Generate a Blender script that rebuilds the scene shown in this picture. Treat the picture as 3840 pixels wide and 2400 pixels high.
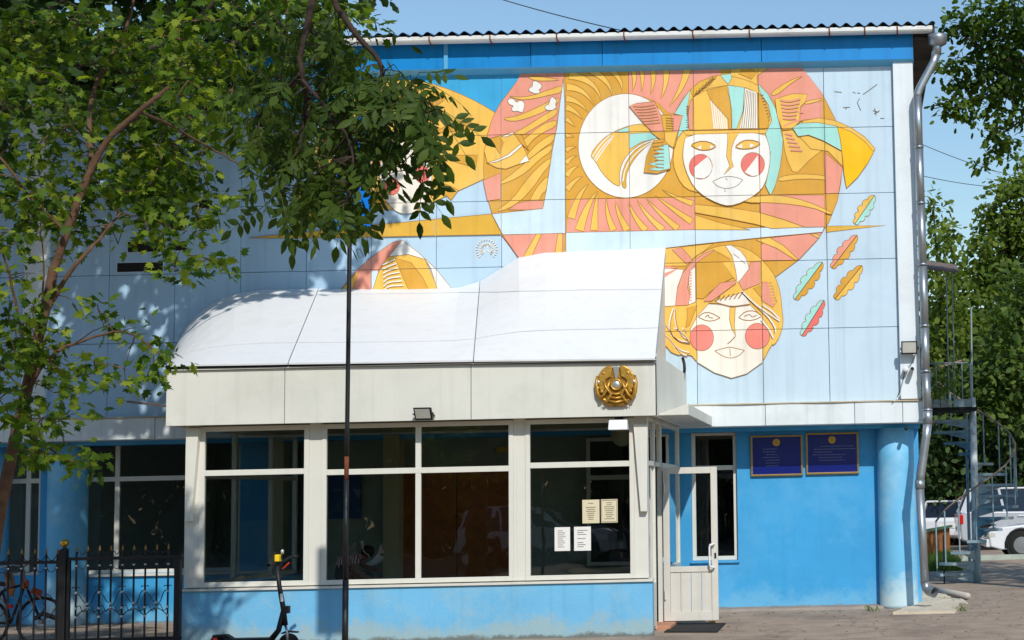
import bpy, bmesh, math, random
import numpy as np
from mathutils import Vector, Matrix
from mathutils.geometry import tessellate_polygon
random.seed(7); RNG = np.random.default_rng(7)
R = math.radians
for o in list(bpy.data.objects): bpy.data.objects.remove(o)
scene = bpy.context.scene; COL = scene.collection

# ------------------------------------------------------------------ camera
FPX, CX, CY = 6000.0, 3188.55, 1325.19          # focal length and optical axis, in pixels of the 3840 x 2400 photograph
CAMH = 1.7
CROT = Matrix.Rotation(R(95.0), 3, 'X') @ Matrix.Rotation(R(-1.25), 3, 'Z')
cam = bpy.data.cameras.new('camera'); camo = bpy.data.objects.new('camera', cam); COL.objects.link(camo)
cam.sensor_width = 36; cam.lens = 36 * FPX / 3840
cam.shift_x = (1920 - CX) / 3840; cam.shift_y = (CY - 1200) / 3840
cam.clip_start = .05; cam.clip_end = 2000
camo.matrix_world = Matrix.Translation((0, 0, CAMH)) @ CROT.to_4x4()
scene.camera = camo
scene.render.resolution_x = 1024; scene.render.resolution_y = 640

# ------------------------------------------------------------------ sky, sun, exposure
SUN_EL, SUN_AZ = R(40), R(20)                    # sun in front of the facade, a little to the right
sdir = Vector((math.sin(SUN_AZ) * math.cos(SUN_EL), -math.cos(SUN_AZ) * math.cos(SUN_EL), math.sin(SUN_EL)))
world = bpy.data.worlds.new('World'); scene.world = world; world.use_nodes = True
wn = world.node_tree; bg = wn.nodes['Background']
sky = wn.nodes.new('ShaderNodeTexSky'); sky.sky_type = 'NISHITA'; sky.sun_disc = False
sky.sun_elevation = SUN_EL; sky.sun_rotation = math.atan2(sdir.x, sdir.y)
sky.air_density = 1.6; sky.dust_density = 0.1; sky.ozone_density = 6.0
wn.links.new(sky.outputs[0], bg.inputs[0]); bg.inputs[1].default_value = 0.148
sl = bpy.data.lights.new('sun', 'SUN'); sl.energy = 4.2; sl.angle = R(.7); sl.color = (1, .955, .88)
so = bpy.data.objects.new('sun', sl); COL.objects.link(so); so.location = (3, -8, 14)
so.rotation_euler = (-sdir).to_track_quat('-Z', 'Y').to_euler()
vs = scene.view_settings; vs.view_transform = 'Standard'; vs.look = 'None'; vs.exposure = -0.2; vs.gamma = 1; vs.use_curve_mapping = False
scene.render.engine = 'CYCLES'
scene.cycles.max_bounces = 8; scene.cycles.transparent_max_bounces = 12

# ------------------------------------------------------------------ helpers
def P(px, py, Y):
    """the point at depth Y seen at a pixel of the photograph"""
    d = CROT @ Vector(((px - CX) / FPX, (CY - py) / FPX, -1))
    return Vector((0, 0, CAMH)) + d * (Y / d.y)
def PG(px, py):
    d = CROT @ Vector(((px - CX) / FPX, (CY - py) / FPX, -1))
    return Vector((0, 0, CAMH)) + d * (-CAMH / d.z)
def rect(x0, y0, x1, y1, Y):
    """axis-aligned world rectangle X0,X1,Z0,Z1 standing at depth Y behind a pixel box"""
    ym, xm = (y0 + y1) / 2, (x0 + x1) / 2
    return P(x0, ym, Y).x, P(x1, ym, Y).x, P(xm, y1, Y).z, P(xm, y0, Y).z
def lin(c):
    if isinstance(c, str): c = tuple(int(c[i:i+2], 16) for i in (0, 2, 4))
    return tuple(((v/255)/12.92 if v/255 <= .04045 else ((v/255+.055)/1.055)**2.4) for v in c[:3])

class MB:
    def __init__(s): s.v, s.f, s.m = [], [], []
    def add(s, vs, fs, mi=0):
        b = len(s.v); s.v += [tuple(q) for q in vs]
        for f in fs: s.f.append(tuple(b + i for i in f)); s.m.append(mi)
        return s
    def box(s, x0, x1, y0, y1, z0, z1, mi=0):
        return s.add([(x0,y0,z0),(x1,y0,z0),(x1,y1,z0),(x0,y1,z0),(x0,y0,z1),(x1,y0,z1),(x1,y1,z1),(x0,y1,z1)],
                     [(0,3,2,1),(4,5,6,7),(0,1,5,4),(1,2,6,5),(2,3,7,6),(3,0,4,7)], mi)
    def hexa(s, p, mi=0):   # 8 corners: bottom ring 0-3, top ring 4-7
        return s.add(p, [(0,3,2,1),(4,5,6,7),(0,1,5,4),(1,2,6,5),(2,3,7,6),(3,0,4,7)], mi)
    def bar(s, a, b, w, h=None, mi=0, up=(0,0,1)):
        a, b = Vector(a), Vector(b); h = h or w; d = (b - a).normalized(); u = Vector(up)
        if abs(d.dot(u)) > .95: u = Vector((0,1,0))
        x = d.cross(u).normalized() * w/2; y = x.cross(d).normalized() * h/2
        return s.hexa([a-x-y, a+x-y, a+x+y, a-x+y, b-x-y, b+x-y, b+x+y, b-x+y], mi)
    def tube(s, pts, r, n=8, mi=0, cap=True):
        pts = [Vector(p) for p in pts]; rs = r if isinstance(r, (list, tuple)) else [r]*len(pts)
        b = len(s.v); u = None
        for i, p in enumerate(pts):
            t = (pts[min(i+1, len(pts)-1)] - pts[max(i-1, 0)]).normalized()
            if u is None: u = t.orthogonal().normalized()
            u = (u - t * u.dot(t)); u = u.normalized() if u.length > 1e-6 else t.orthogonal().normalized()
            w = t.cross(u)
            for k in range(n):
                a = 2*math.pi*k/n; s.v.append(tuple(p + (u*math.cos(a) + w*math.sin(a))*rs[i]))
        for i in range(len(pts)-1):
            for k in range(n):
                s.f.append((b+i*n+k, b+i*n+(k+1)%n, b+(i+1)*n+(k+1)%n, b+(i+1)*n+k)); s.m.append(mi)
        if cap:
            s.f.append(tuple(b+k for k in range(n))[::-1]); s.m.append(mi)
            s.f.append(tuple(b+(len(pts)-1)*n+k for k in range(n))); s.m.append(mi)
        return s
    def lathe(s, c, prof, n=24, mi=0, axis='Z'):
        c = Vector(c); b = len(s.v)
        for r, z in prof:
            for k in range(n):
                a = 2*math.pi*k/n; q = (r*math.cos(a), r*math.sin(a), z)
                if axis == 'Y': q = (q[0], q[2], q[1])
                if axis == 'X': q = (q[2], q[0], q[1])
                s.v.append(tuple(c + Vector(q)))
        for i in range(len(prof)-1):
            for k in range(n): s.f.append((b+i*n+k, b+i*n+(k+1)%n, b+(i+1)*n+(k+1)%n, b+(i+1)*n+k)); s.m.append(mi)
        s.f.append(tuple(b+k for k in range(n))[::-1]); s.m.append(mi)
        s.f.append(tuple(b+(len(prof)-1)*n+k for k in range(n))); s.m.append(mi)
        return s
    def prism(s, poly, y0, y1, mi=0):
        """polygon given as (x, z) or 3D-free list, extruded along Y"""
        n = len(poly); b = len(s.v)
        s.v += [(p[0], y0, p[1]) for p in poly] + [(p[0], y1, p[1]) for p in poly]
        tris = tessellate_polygon([[Vector((p[0], p[1], 0)) for p in poly]])
        for t in tris:
            s.f.append(tuple(b+i for i in t)); s.m.append(mi); s.f.append(tuple(b+n+i for i in t[::-1])); s.m.append(mi)
        for i in range(n): s.f.append((b+i, b+(i+1)%n, b+n+(i+1)%n, b+n+i)); s.m.append(mi)
        return s
    def mesh(s, name, mats, smooth=False):
        me = bpy.data.meshes.new(name); me.from_pydata(s.v, [], s.f)
        for m in (mats if isinstance(mats, (list, tuple)) else [mats]): me.materials.append(m)
        if any(s.m): me.polygons.foreach_set('material_index', s.m)
        if smooth: me.polygons.foreach_set('use_smooth', [True]*len(s.f))
        me.update(); return me
    def build(s, name, mats, parent=None, smooth=False, bevel=0, fix=True):
        me = s.mesh(name, mats, smooth)
        if fix:
            bm = bmesh.new(); bm.from_mesh(me); bmesh.ops.recalc_face_normals(bm, faces=bm.faces); bm.to_mesh(me); bm.free()
        o = bpy.data.objects.new(name, me); COL.objects.link(o); setp(o, parent)
        if bevel:
            md = o.modifiers.new('bevel', 'BEVEL'); md.width = bevel; md.segments = 2; md.limit_method = 'ANGLE'
        if smooth == 'auto':
            me.polygons.foreach_set('use_smooth', [False]*len(me.polygons))
        return o
def absloc(o):
    v = Vector((0,0,0))
    while o: v += o.location; o = o.parent
    return v
def setp(o, parent):
    if parent is not None:
        o.parent = parent; o.matrix_parent_inverse = Matrix.Translation(-EMPTY_AT.get(parent.name, Vector((0,0,0))))
EMPTY_AT = {}
def tag(o, label=None, cat=None, group=None, kind=None):
    if label: o['label'] = label
    if cat: o['category'] = cat
    if group: o['group'] = group
    if kind: o['kind'] = kind
    return o
def thing(name, loc, label=None, cat=None, group=None, parent=None):
    o = bpy.data.objects.new(name, None); COL.objects.link(o); o.empty_display_size = .2
    o.location = loc; setp(o, parent); EMPTY_AT[o.name] = Vector(loc)
    return tag(o, label, cat, group)
def hide_shade_smooth(o): o.data.polygons.foreach_set('use_smooth', [True]*len(o.data.polygons))

# ------------------------------------------------------------------ materials
def nd(nt, t, **kw):
    n = nt.nodes.new(t)
    for k, v in kw.items():
        if isinstance(k, str) and k.startswith('i'): n.inputs[int(k[1:])].default_value = v
        else: setattr(n, k, v)
    return n
def pm(name, rgb, rough=.75, var=.06, scale=3., bump=.08, bscale=45., metal=0., streak=0., dirt=None, dscale=1.2, damt=.5, spec=.35, coat=0):
    m = bpy.data.materials.new(name); m.use_nodes = True; nt = m.node_tree; b = nt.nodes['Principled BSDF']; L = nt.links.new
    c = lin(rgb); b.inputs['Roughness'].default_value = rough; b.inputs['Metallic'].default_value = metal
    b.inputs['Specular IOR Level'].default_value = spec; b.inputs['Coat Weight'].default_value = coat
    tc = nd(nt, 'ShaderNodeTexCoord')
    n1 = nd(nt, 'ShaderNodeTexNoise'); n1.inputs['Scale'].default_value = scale; n1.inputs['Detail'].default_value = 6; n1.inputs['Roughness'].default_value = .6
    L(tc.outputs['Object'], n1.inputs['Vector'])
    r1 = nd(nt, 'ShaderNodeMapRange'); r1.inputs[1].default_value = .3; r1.inputs[2].default_value = .7
    r1.inputs[3].default_value = 1 - var; r1.inputs[4].default_value = 1 + var*.6
    L(n1.outputs[0], r1.inputs[0])
    mx = nd(nt, 'ShaderNodeVectorMath', operation='SCALE'); mx.inputs[0].default_value = c; L(r1.outputs[0], mx.inputs['Scale'])
    out = mx.outputs[0]
    if streak:
        mp = nd(nt, 'ShaderNodeMapping'); mp.inputs['Scale'].default_value = (9, 9, .35); L(tc.outputs['Object'], mp.inputs[0])
        n2 = nd(nt, 'ShaderNodeTexNoise'); n2.inputs['Scale'].default_value = 1.0; n2.inputs['Detail'].default_value = 5; L(mp.outputs[0], n2.inputs['Vector'])
        r2 = nd(nt, 'ShaderNodeMapRange'); r2.inputs[1].default_value = .52; r2.inputs[2].default_value = .75; r2.inputs[3].default_value = 1; r2.inputs[4].default_value = 1 - streak
        L(n2.outputs[0], r2.inputs[0])
        m2 = nd(nt, 'ShaderNodeVectorMath', operation='SCALE'); L(out, m2.inputs[0]); L(r2.outputs[0], m2.inputs['Scale']); out = m2.outputs[0]
    if dirt:
        n3 = nd(nt, 'ShaderNodeTexNoise'); n3.inputs['Scale'].default_value = dscale; n3.inputs['Detail'].default_value = 8; n3.inputs['Roughness'].default_value = .7
        L(tc.outputs['Object'], n3.inputs['Vector'])
        r3 = nd(nt, 'ShaderNodeMapRange'); r3.inputs[1].default_value = .5; r3.inputs[2].default_value = .72; r3.inputs[3].default_value = 0; r3.inputs[4].default_value = damt
        L(n3.outputs[0], r3.inputs[0])
        m3 = nd(nt, 'ShaderNodeMix', data_type='RGBA'); L(r3.outputs[0], m3.inputs[0]); L(out, m3.inputs[6]); m3.inputs[7].default_value = (*lin(dirt), 1)
        out = m3.outputs[2]
    L(out, b.inputs['Base Color'])
    if bump:
        nb = nd(nt, 'ShaderNodeTexNoise'); nb.inputs['Scale'].default_value = bscale; nb.inputs['Detail'].default_value = 4; L(tc.outputs['Object'], nb.inputs['Vector'])
        bp = nd(nt, 'ShaderNodeBump'); bp.inputs['Strength'].default_value = bump; bp.inputs['Distance'].default_value = .02
        L(nb.outputs[0], bp.inputs['Height']); L(bp.outputs[0], b.inputs['Normal'])
    return m
def glass_mat(name, tint=(.75,.8,.8), refl=1.0, rough=.0):
    m = bpy.data.materials.new(name); m.use_nodes = True; nt = m.node_tree; nt.nodes.clear(); L = nt.links.new
    o = nd(nt, 'ShaderNodeOutputMaterial'); t = nd(nt, 'ShaderNodeBsdfTransparent'); t.inputs[0].default_value = (*tint, 1)
    g = nd(nt, 'ShaderNodeBsdfGlossy'); g.inputs['Roughness'].default_value = rough
    tc = nd(nt, 'ShaderNodeTexCoord'); n = nd(nt, 'ShaderNodeTexNoise'); n.inputs['Scale'].default_value = 1.3; L(tc.outputs['Object'], n.inputs['Vector'])
    bp = nd(nt, 'ShaderNodeBump'); bp.inputs['Strength'].default_value = .04; bp.inputs['Distance'].default_value = .1; L(n.outputs[0], bp.inputs['Height']); L(bp.outputs[0], g.inputs['Normal'])
    f = nd(nt, 'ShaderNodeFresnel'); f.inputs[0].default_value = 1.5
    mu = nd(nt, 'ShaderNodeMath', operation='MULTIPLY'); mu.inputs[1].default_value = refl; mu.use_clamp = True; L(f.outputs[0], mu.inputs[0])
    mx = nd(nt, 'ShaderNodeMixShader'); L(mu.outputs[0], mx.inputs[0]); L(t.outputs[0], mx.inputs[1]); L(g.outputs[0], mx.inputs[2]); L(mx.outputs[0], o.inputs[0])
    return m
def leaf_mat(name, cols, trans=.35, rough=.55):
    m = bpy.data.materials.new(name); m.use_nodes = True; nt = m.node_tree; b = nt.nodes['Principled BSDF']; L = nt.links.new
    geo = nd(nt, 'ShaderNodeNewGeometry'); rp = nd(nt, 'ShaderNodeValToRGB'); L(geo.outputs['Random Per Island'], rp.inputs[0])
    els = rp.color_ramp.elements
    while len(els) < len(cols): els.new(.5)
    for i, c in enumerate(cols): els[i].position = i/(len(cols)-1); els[i].color = (*c, 1)
    L(rp.outputs[0], b.inputs['Base Color']); b.inputs['Roughness'].default_value = rough; b.inputs['Specular IOR Level'].default_value = .18
    t = nd(nt, 'ShaderNodeBsdfTranslucent'); sc = nd(nt, 'ShaderNodeMix', data_type='RGBA', blend_type='MULTIPLY'); sc.inputs[0].default_value = 1
    L(rp.outputs[0], sc.inputs[6]); sc.inputs[7].default_value = (1.5, 1.6, .5, 1); L(sc.outputs[2], t.inputs[0])
    mx = nd(nt, 'ShaderNodeMixShader'); mx.inputs[0].default_value = trans
    out = nt.nodes['Material Output']; L(b.outputs[0], mx.inputs[1]); L(t.outputs[0], mx.inputs[2]); L(mx.outputs[0], out.inputs[0])
    return m
M = {}
M['panel'] = pm('pale_blue_paint', (194,215,229), .7, .06, 1.2, .08, 60, streak=.13, dirt=(160,186,203), dscale=.7, damt=.45)
M['panel_mid'] = pm('blue_grey_paint', (184,210,229), .7, .06, 1.2, .08, 60, streak=.13, dirt=(155,184,206), dscale=.7, damt=.45)
M['panel_bluer'] = pm('bluer_panel_paint', (168,201,227), .7, .06, 1.2, .08, 60, streak=.13, dirt=(146,178,204), dscale=.7, damt=.45)
M['joint'] = pm('joint_mortar', (138,148,156), .9, .1)
M['white_wall'] = pm('white_render', (222,230,234), .8, .04, 2, .12, 50, streak=.08, dirt=(190,196,196), damt=.4)
M['band'] = pm('white_band_paint', (222,230,232), .75, .05, 2, .06, 60, streak=.2, dirt=(170,175,170), damt=.4)
M['fascia_blue'] = pm('fascia_blue_paint', (0,132,205), .5, .08, 2, .03, 40, streak=.2)
M['lip_blue'] = pm('lip_blue_metal', (90,170,215), .45, .08, 3, .02)
M['gutter'] = pm('gutter_metal', (228,230,228), .4, .08, 4, .03, dirt=(150,125,100), dscale=2, damt=.5)
M['rust'] = pm('rust', (115,62,38), .9, .3, 20, .3, 80)
M['zinc'] = pm('zinc_pipe', (165,172,178), .38, .1, 6, .05, 30, metal=.75, dirt=(110,112,112), dscale=3, damt=.5)
M['roof_sheet'] = pm('blue_roof_sheet', (22,62,105), .5, .1, 3, .02)
M['soffit'] = pm('dark_soffit_board', (92,82,78), .9, .15, 4, .1)
M['blue_wall'] = pm('bright_blue_paint', (60,158,214), .6, .09, 1.1, .1, 40, streak=.06, dirt=(105,180,225), dscale=.9, damt=.55)
M['col_blue'] = pm('column_blue_paint', (108,186,228), .6, .08, 1.3, .08, 40, streak=.08, dirt=(175,215,232), dscale=1.1, damt=.7)
M['base_blue'] = pm('plinth_blue_paint', (112,182,222), .7, .1, 1.5, .14, 30, streak=.14, dirt=(165,190,190), dscale=1.3, damt=.55)
M['pvc'] = pm('white_plastic_frame', (216,214,203), .45, .04, 3, .02, 60, streak=.08)
M['pvc_bright'] = pm('white_plastic_door', (212,208,198), .45, .05, 4, .02, 60, streak=.1)
M['cladding'] = pm('white_composite_panel', (214,213,203), .5, .05, 1.2, .02, 30, streak=.1, dirt=(178,178,165), dscale=1.1, damt=.35)
M['roof_white'] = pm('white_roof_panel', (230,232,234), .45, .05, .9, .02, 20, streak=.06, dirt=(192,186,172), dscale=.9, damt=.3)
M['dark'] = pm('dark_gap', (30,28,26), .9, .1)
M['glass'] = glass_mat('window_glass', (.74,.79,.76), 2.2)
M['glass_clear'] = glass_mat('door_glass', (.92,.95,.96), .9)
M['glass_dark'] = glass_mat('dark_glass', (.5,.54,.55), 1.8)
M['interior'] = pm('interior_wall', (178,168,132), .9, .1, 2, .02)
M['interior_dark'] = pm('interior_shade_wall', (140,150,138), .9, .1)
M['wood_door'] = pm('brown_door', (168,96,44), .45, .25, 6, .05)
M['tile'] = pm('terracotta_tile', (186,132,104), .7, .12, 6, .05)
M['black_iron'] = pm('black_iron', (22,22,24), .45, .15, 12, .08, 60, spec=.5)
M['gold'] = pm('gold_paint', (212,160,62), .32, .15, 14, .05, 60, metal=.85)
M['egold'] = pm('emblem_gold', (196,150,66), .42, .25, 22, .25, 60, metal=.65)
M['dullgold'] = pm('dull_gold_tip', (150,112,56), .5, .2, 14, .05, metal=.5)
M['silver'] = pm('silver_paint', (205,205,200), .3, .1, 14, .03, metal=.7)
M['black_plastic'] = pm('black_plastic', (26,26,28), .5, .1)
M['red_plastic'] = pm('red_plastic', (170,40,28), .5, .1)
M['yellow_plastic'] = pm('yellow_plastic', (240,200,30), .45, .08)
M['white_plastic'] = pm('white_plastic', (225,226,226), .4, .04)
M['lamp_glass'] = pm('lamp_cover', (196,196,186), .3, .1, 8, .05)
M['paper'] = pm('paper', (228,226,220), .9, .03)
M['paper_cream'] = pm('cream_paper', (216,204,172), .9, .05)
M['ink'] = pm('grey_ink', (90,86,84), .9, .05)
M['plaque'] = pm('dark_blue_plaque', (4,24,112), .28, .05, spec=.6)
M['plaque_text'] = pm('plaque_lettering', (120,124,150), .5, .05)
M['brass'] = pm('brass_frame', (176,146,92), .35, .15, 10, .02, metal=.7)
M['rubber'] = pm('rubber', (34,33,33), .85, .15, 20, .2, 120)
M['concrete'] = pm('pale_concrete', (206,192,170), .95, .14, 3, .4, 22, dirt=(150,140,122), damt=.6)
M['stair_metal'] = pm('grey_blue_paint', (136,158,164), .6, .15, 8, .08, 40, dirt=(120,78,50), dscale=5, damt=.7)
M['stair_pole'] = pm('white_chipped_paint', (205,212,212), .6, .12, 8, .08, dirt=(125,72,45), dscale=7, damt=.9)
M['old_tin'] = pm('brown_tin', (118,104,96), .7, .2, 6, .06)
M['car_white'] = pm('white_car_paint', (222,224,228), .22, .01, 2, 0, spec=.6, coat=.6)
M['car_trim'] = pm('car_black_trim', (28,28,30), .5, .05, 5, 0)
M['tyre'] = pm('tyre_rubber', (30,30,30), .9, .1, 20, .1)
M['rim'] = pm('wheel_rim', (150,152,155), .35, .05, 5, 0, metal=.7)
M['tail'] = pm('tail_light', (190,22,24), .2, .05, 5, 0)
M['picket'] = pm('orange_picket', (140,88,44), .8, .2, 8, .1)
M['green_rail'] = pm('green_rail', (72,112,80), .7, .15)
M['sign_blue'] = pm('sign_blue', (10,118,215), .35, .03)
M['bark'] = pm('reddish_bark', (100,74,56), .9, .3, 9, .5, 30, streak=.3)
M['bark_dark'] = pm('dark_bark', (60,48,40), .9, .3, 12, .5, 40)
M['cable'] = pm('cable', (60,60,64), .7, .1)
M['skin'] = pm('skin', (170,118,98), .6, .05)
M['hair'] = pm('dark_hair', (28,24,22), .6, .1)
M['trouser'] = pm('dark_cloth', (70,68,60), .9, .1)
M['bag'] = pm('white_bag', (220,220,224), .8, .05)
M['orange'] = pm('orange_panel', (150,58,24), .55, .1)
M['leaf_left'] = leaf_mat('maple_leaf', [(.03,.065,.010),(.06,.12,.014),(.13,.205,.02),(.27,.33,.035)], .48)
M['leaf_ash'] = leaf_mat('ash_leaf', [(.022,.045,.008),(.04,.075,.011),(.06,.10,.013),(.09,.13,.018)], .38)
M['leaf_right'] = leaf_mat('oak_leaf', [(.045,.09,.018),(.08,.145,.022),(.14,.21,.03)], .42)
M['leaf_mid'] = leaf_mat('lime_leaf', [(.045,.085,.022),(.085,.14,.03),(.15,.21,.04)], .42)
M['leaf_back'] = leaf_mat('birch_leaf', [(.06,.10,.022),(.12,.18,.03),(.20,.25,.045)], .45)
M['leaf_dark'] = leaf_mat('dark_leaf', [(.03,.06,.02),(.05,.09,.028),(.075,.125,.035)], .3)
M['grass'] = leaf_mat('grass_blade', [(.07,.13,.02),(.11,.19,.03),(.16,.22,.05)], .3)

def wear(m, col, z1, amt, scale=2.2):
    """faded, splashed paint that rises unevenly from the foot of a wall"""
    nt = m.node_tree; L = nt.links.new; b = nt.nodes['Principled BSDF']; src = b.inputs['Base Color'].links[0].from_socket
    tc = nd(nt, 'ShaderNodeTexCoord'); sx = nd(nt, 'ShaderNodeSeparateXYZ'); L(tc.outputs['Object'], sx.inputs[0])
    nz = nd(nt, 'ShaderNodeTexNoise'); nz.inputs['Scale'].default_value = scale; nz.inputs['Detail'].default_value = 9; nz.inputs['Roughness'].default_value = .68; L(tc.outputs['Object'], nz.inputs['Vector'])
    r0 = nd(nt, 'ShaderNodeMapRange'); r0.inputs[1].default_value = 0; r0.inputs[2].default_value = z1; r0.inputs[3].default_value = .34; r0.inputs[4].default_value = -.22; L(sx.outputs[2], r0.inputs[0])
    ad = nd(nt, 'ShaderNodeMath', operation='ADD'); L(r0.outputs[0], ad.inputs[0]); L(nz.outputs[0], ad.inputs[1])
    r1 = nd(nt, 'ShaderNodeMapRange'); r1.inputs[1].default_value = .55; r1.inputs[2].default_value = .74; r1.inputs[3].default_value = 0; r1.inputs[4].default_value = amt; L(ad.outputs[0], r1.inputs[0])
    mx = nd(nt, 'ShaderNodeMix', data_type='RGBA'); L(r1.outputs[0], mx.inputs[0]); L(src, mx.inputs[6]); mx.inputs[7].default_value = (*lin(col), 1); L(mx.outputs[2], b.inputs['Base Color'])
wear(M['col_blue'], (196,216,218), 1.1, .85, 1.6); wear(M['base_blue'], (160,176,170), .55, .7, 3.0); wear(M['blue_wall'], (120,184,215), .6, .55, 2.4)
wear(M['base_blue'], (96,94,84), .12, .8, 6.0); wear(M['blue_wall'], (120,112,100), .10, .8, 7.0)
def asphalt():
    m = pm('worn_asphalt', (164,145,127), .93, .22, 2.2, .8, 30, dirt=(112,98,86), dscale=.7, damt=.85)
    nt = m.node_tree; L = nt.links.new; b = nt.nodes['Principled BSDF']
    src = b.inputs['Base Color'].links[0].from_socket
    tc = nd(nt, 'ShaderNodeTexCoord'); nz = nd(nt, 'ShaderNodeTexNoise'); nz.inputs['Scale'].default_value = 1.5; nz.inputs['Detail'].default_value = 5
    L(tc.outputs['Object'], nz.inputs['Vector'])
    ad = nd(nt, 'ShaderNodeMix', data_type='RGBA'); ad.inputs[0].default_value = .45; L(tc.outputs['Object'], ad.inputs[6]); L(nz.outputs['Color'], ad.inputs[7])
    v = nd(nt, 'ShaderNodeTexVoronoi', feature='DISTANCE_TO_EDGE'); v.inputs['Scale'].default_value = 1.1; L(ad.outputs[2], v.inputs['Vector'])
    r = nd(nt, 'ShaderNodeMapRange'); r.inputs[1].default_value = 0; r.inputs[2].default_value = .012; r.inputs[3].default_value = .58; r.inputs[4].default_value = 1
    L(v.outputs['Distance'], r.inputs[0])
    sp = nd(nt, 'ShaderNodeTexNoise'); sp.inputs['Scale'].default_value = 45; sp.inputs['Detail'].default_value = 8; sp.inputs['Roughness'].default_value = .75; L(tc.outputs['Object'], sp.inputs['Vector'])
    r2 = nd(nt, 'ShaderNodeMapRange'); r2.inputs[1].default_value = .35; r2.inputs[2].default_value = .65; r2.inputs[3].default_value = .68; r2.inputs[4].default_value = 1.28; L(sp.outputs[0], r2.inputs[0])
    mu = nd(nt, 'ShaderNodeMath', operation='MULTIPLY'); L(r.outputs[0], mu.inputs[0]); L(r2.outputs[0], mu.inputs[1])
    sc = nd(nt, 'ShaderNodeVectorMath', operation='SCALE'); L(src, sc.inputs[0]); L(mu.outputs[0], sc.inputs['Scale']); L(sc.outputs[0], b.inputs['Base Color'])
    return m
M['asphalt'] = asphalt()
# ================================================================== ground
g = MB(); n = 40
for i in range(n+1):
    for j in range(n+1):
        x = -90 + 180*i/n; y = -60 + 180*j/n
        g.v.append((x, y, 0))
for i in range(n):
    for j in range(n): g.f.append((i*(n+1)+j, (i+1)*(n+1)+j, (i+1)*(n+1)+j+1, i*(n+1)+j+1)); g.m.append(0)
o = g.build('ground', M['asphalt'], fix=False); o['kind'] = 'structure'
YF, YW, YV = 23.5, 24.1, 20.0
p = MB(); xs = np.linspace(P(2600,2290,23.9).x, .98, 30)
for a, b in zip(xs[:-1], xs[1:]):
    ya, yb = 23.81+.03*math.sin(a*7), 23.81+.03*math.sin(b*7)
    p.hexa([(a,ya,0),(b,yb,0),(b,YW,0),(a,YW,0),(a,ya+.03,.035),(b,yb+.03,.035),(b,YW,.05),(a,YW,.05)])
o = p.build('pavement', M['concrete2'] if 'concrete2' in M else pm('grey_concrete', (150,138,128), .95, .2, 4, .4, 25)); o['kind'] = 'structure'

# ================================================================== building
B = thing('public_building', (-5, 24, 0), 'two storey building with pale blue panelled upper facade, colourful mural and bright blue ground floor', 'building')
ZB0, ZB1 = P(3050,1592,23.41).z, P(3050,1512,23.41).z
ZTOP = P(2600,262,YF).z + .1
XR0, XR1 = P(3360,800,YF).x, P(3437,800,23.41).x
XL = -15.0
MB().box(XL, XR1-.005, YF+.045, 38, ZB0+.02, ZTOP+.45).build('wall', M['joint'], B)
cx = [P(q, 750, YF).x for q in (905,1150,1393,1636,1880,2122,2362,2606,2851,3097)] + [XR0]
sp = cx[1]-cx[0]
while cx[0] > XL: cx.insert(0, cx[0]-sp)
XS = cx
ZS = [ZB1+.02, P(2900,1235,YF).z, P(1700,1005,YF).z, P(2000,751,YF).z, P(2300,497,YF).z, ZTOP]
GAP = .0038
cache = {}
for i in range(len(XS)-1):
    for j in range(len(ZS)-1):
        x0, x1, z0, z1 = XS[i]+GAP, XS[i+1]-GAP, ZS[j]+GAP, ZS[j+1]-GAP
        yo = random.uniform(-.0015, .0015)
        MB().box(x0, x1, YF+yo, YF+.05, z0, z1).build('facade_panel', M['panel_bluer' if XS[i] < -7.9 else 'panel_mid' if XS[i] < -5.6 else 'panel'], B, bevel=.004)  # panel colour steps bluer towards the left end
# pilasters, band, ledge
MB().box(XR0, XR1, 23.41, YF+.06, ZB1+.03, P(3380,212,23.41).z).build('pilaster', M['white_wall'], B, bevel=.012)
xa, xb = P(112,520,YF).x, P(200,520,YF).x
MB().box(xa, xb, 23.41, YF-.003, ZB1+.03, ZTOP).build('pilaster', M['white_wall'], B, bevel=.012)
bx = [XL, -23.95, -10.2, -8.2] + [P(q,1555,23.41).x for q in (2585, 2870, 3205, 3385)] + [XR1+.02]
for a, b in zip(bx[:-1], bx[1:]):
    MB().box(a+.003, b-.003, 23.405+random.uniform(-.003,.003), YF+.3, ZB0, ZB1).build('band_panel', M['band'], B, bevel=.006)
ledge = pm('beige_flashing', (196,180,150), .6, .2, 5, .05)
for a, b in zip(bx[:-1], bx[1:]):
    q = MB(); nseg = 6
    for k in range(nseg):
        s0, s1 = a+(b-a)*k/nseg, a+(b-a)*(k+1)/nseg
        w0, w1 = .008*math.sin(s0*5), .008*math.sin(s1*5)
        q.hexa([(s0,23.385+w0,ZB1+.002),(s1,23.385+w1,ZB1+.002),(s1,YF+.04,ZB1+.004),(s0,YF+.04,ZB1+.004),(s0,23.385+w0,ZB1+.018),(s1,23.385+w1,ZB1+.018),(s1,YF+.04,ZB1+.028),(s0,YF+.04,ZB1+.028)])
    q.build('ledge_flashing', ledge, B)
# soffit under the overhang
MB().box(XL, XR1-.01, YF+.305, YW+.3, ZB0-.06, ZB0+.1).build('soffit', M['blue_wall'], B)
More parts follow.
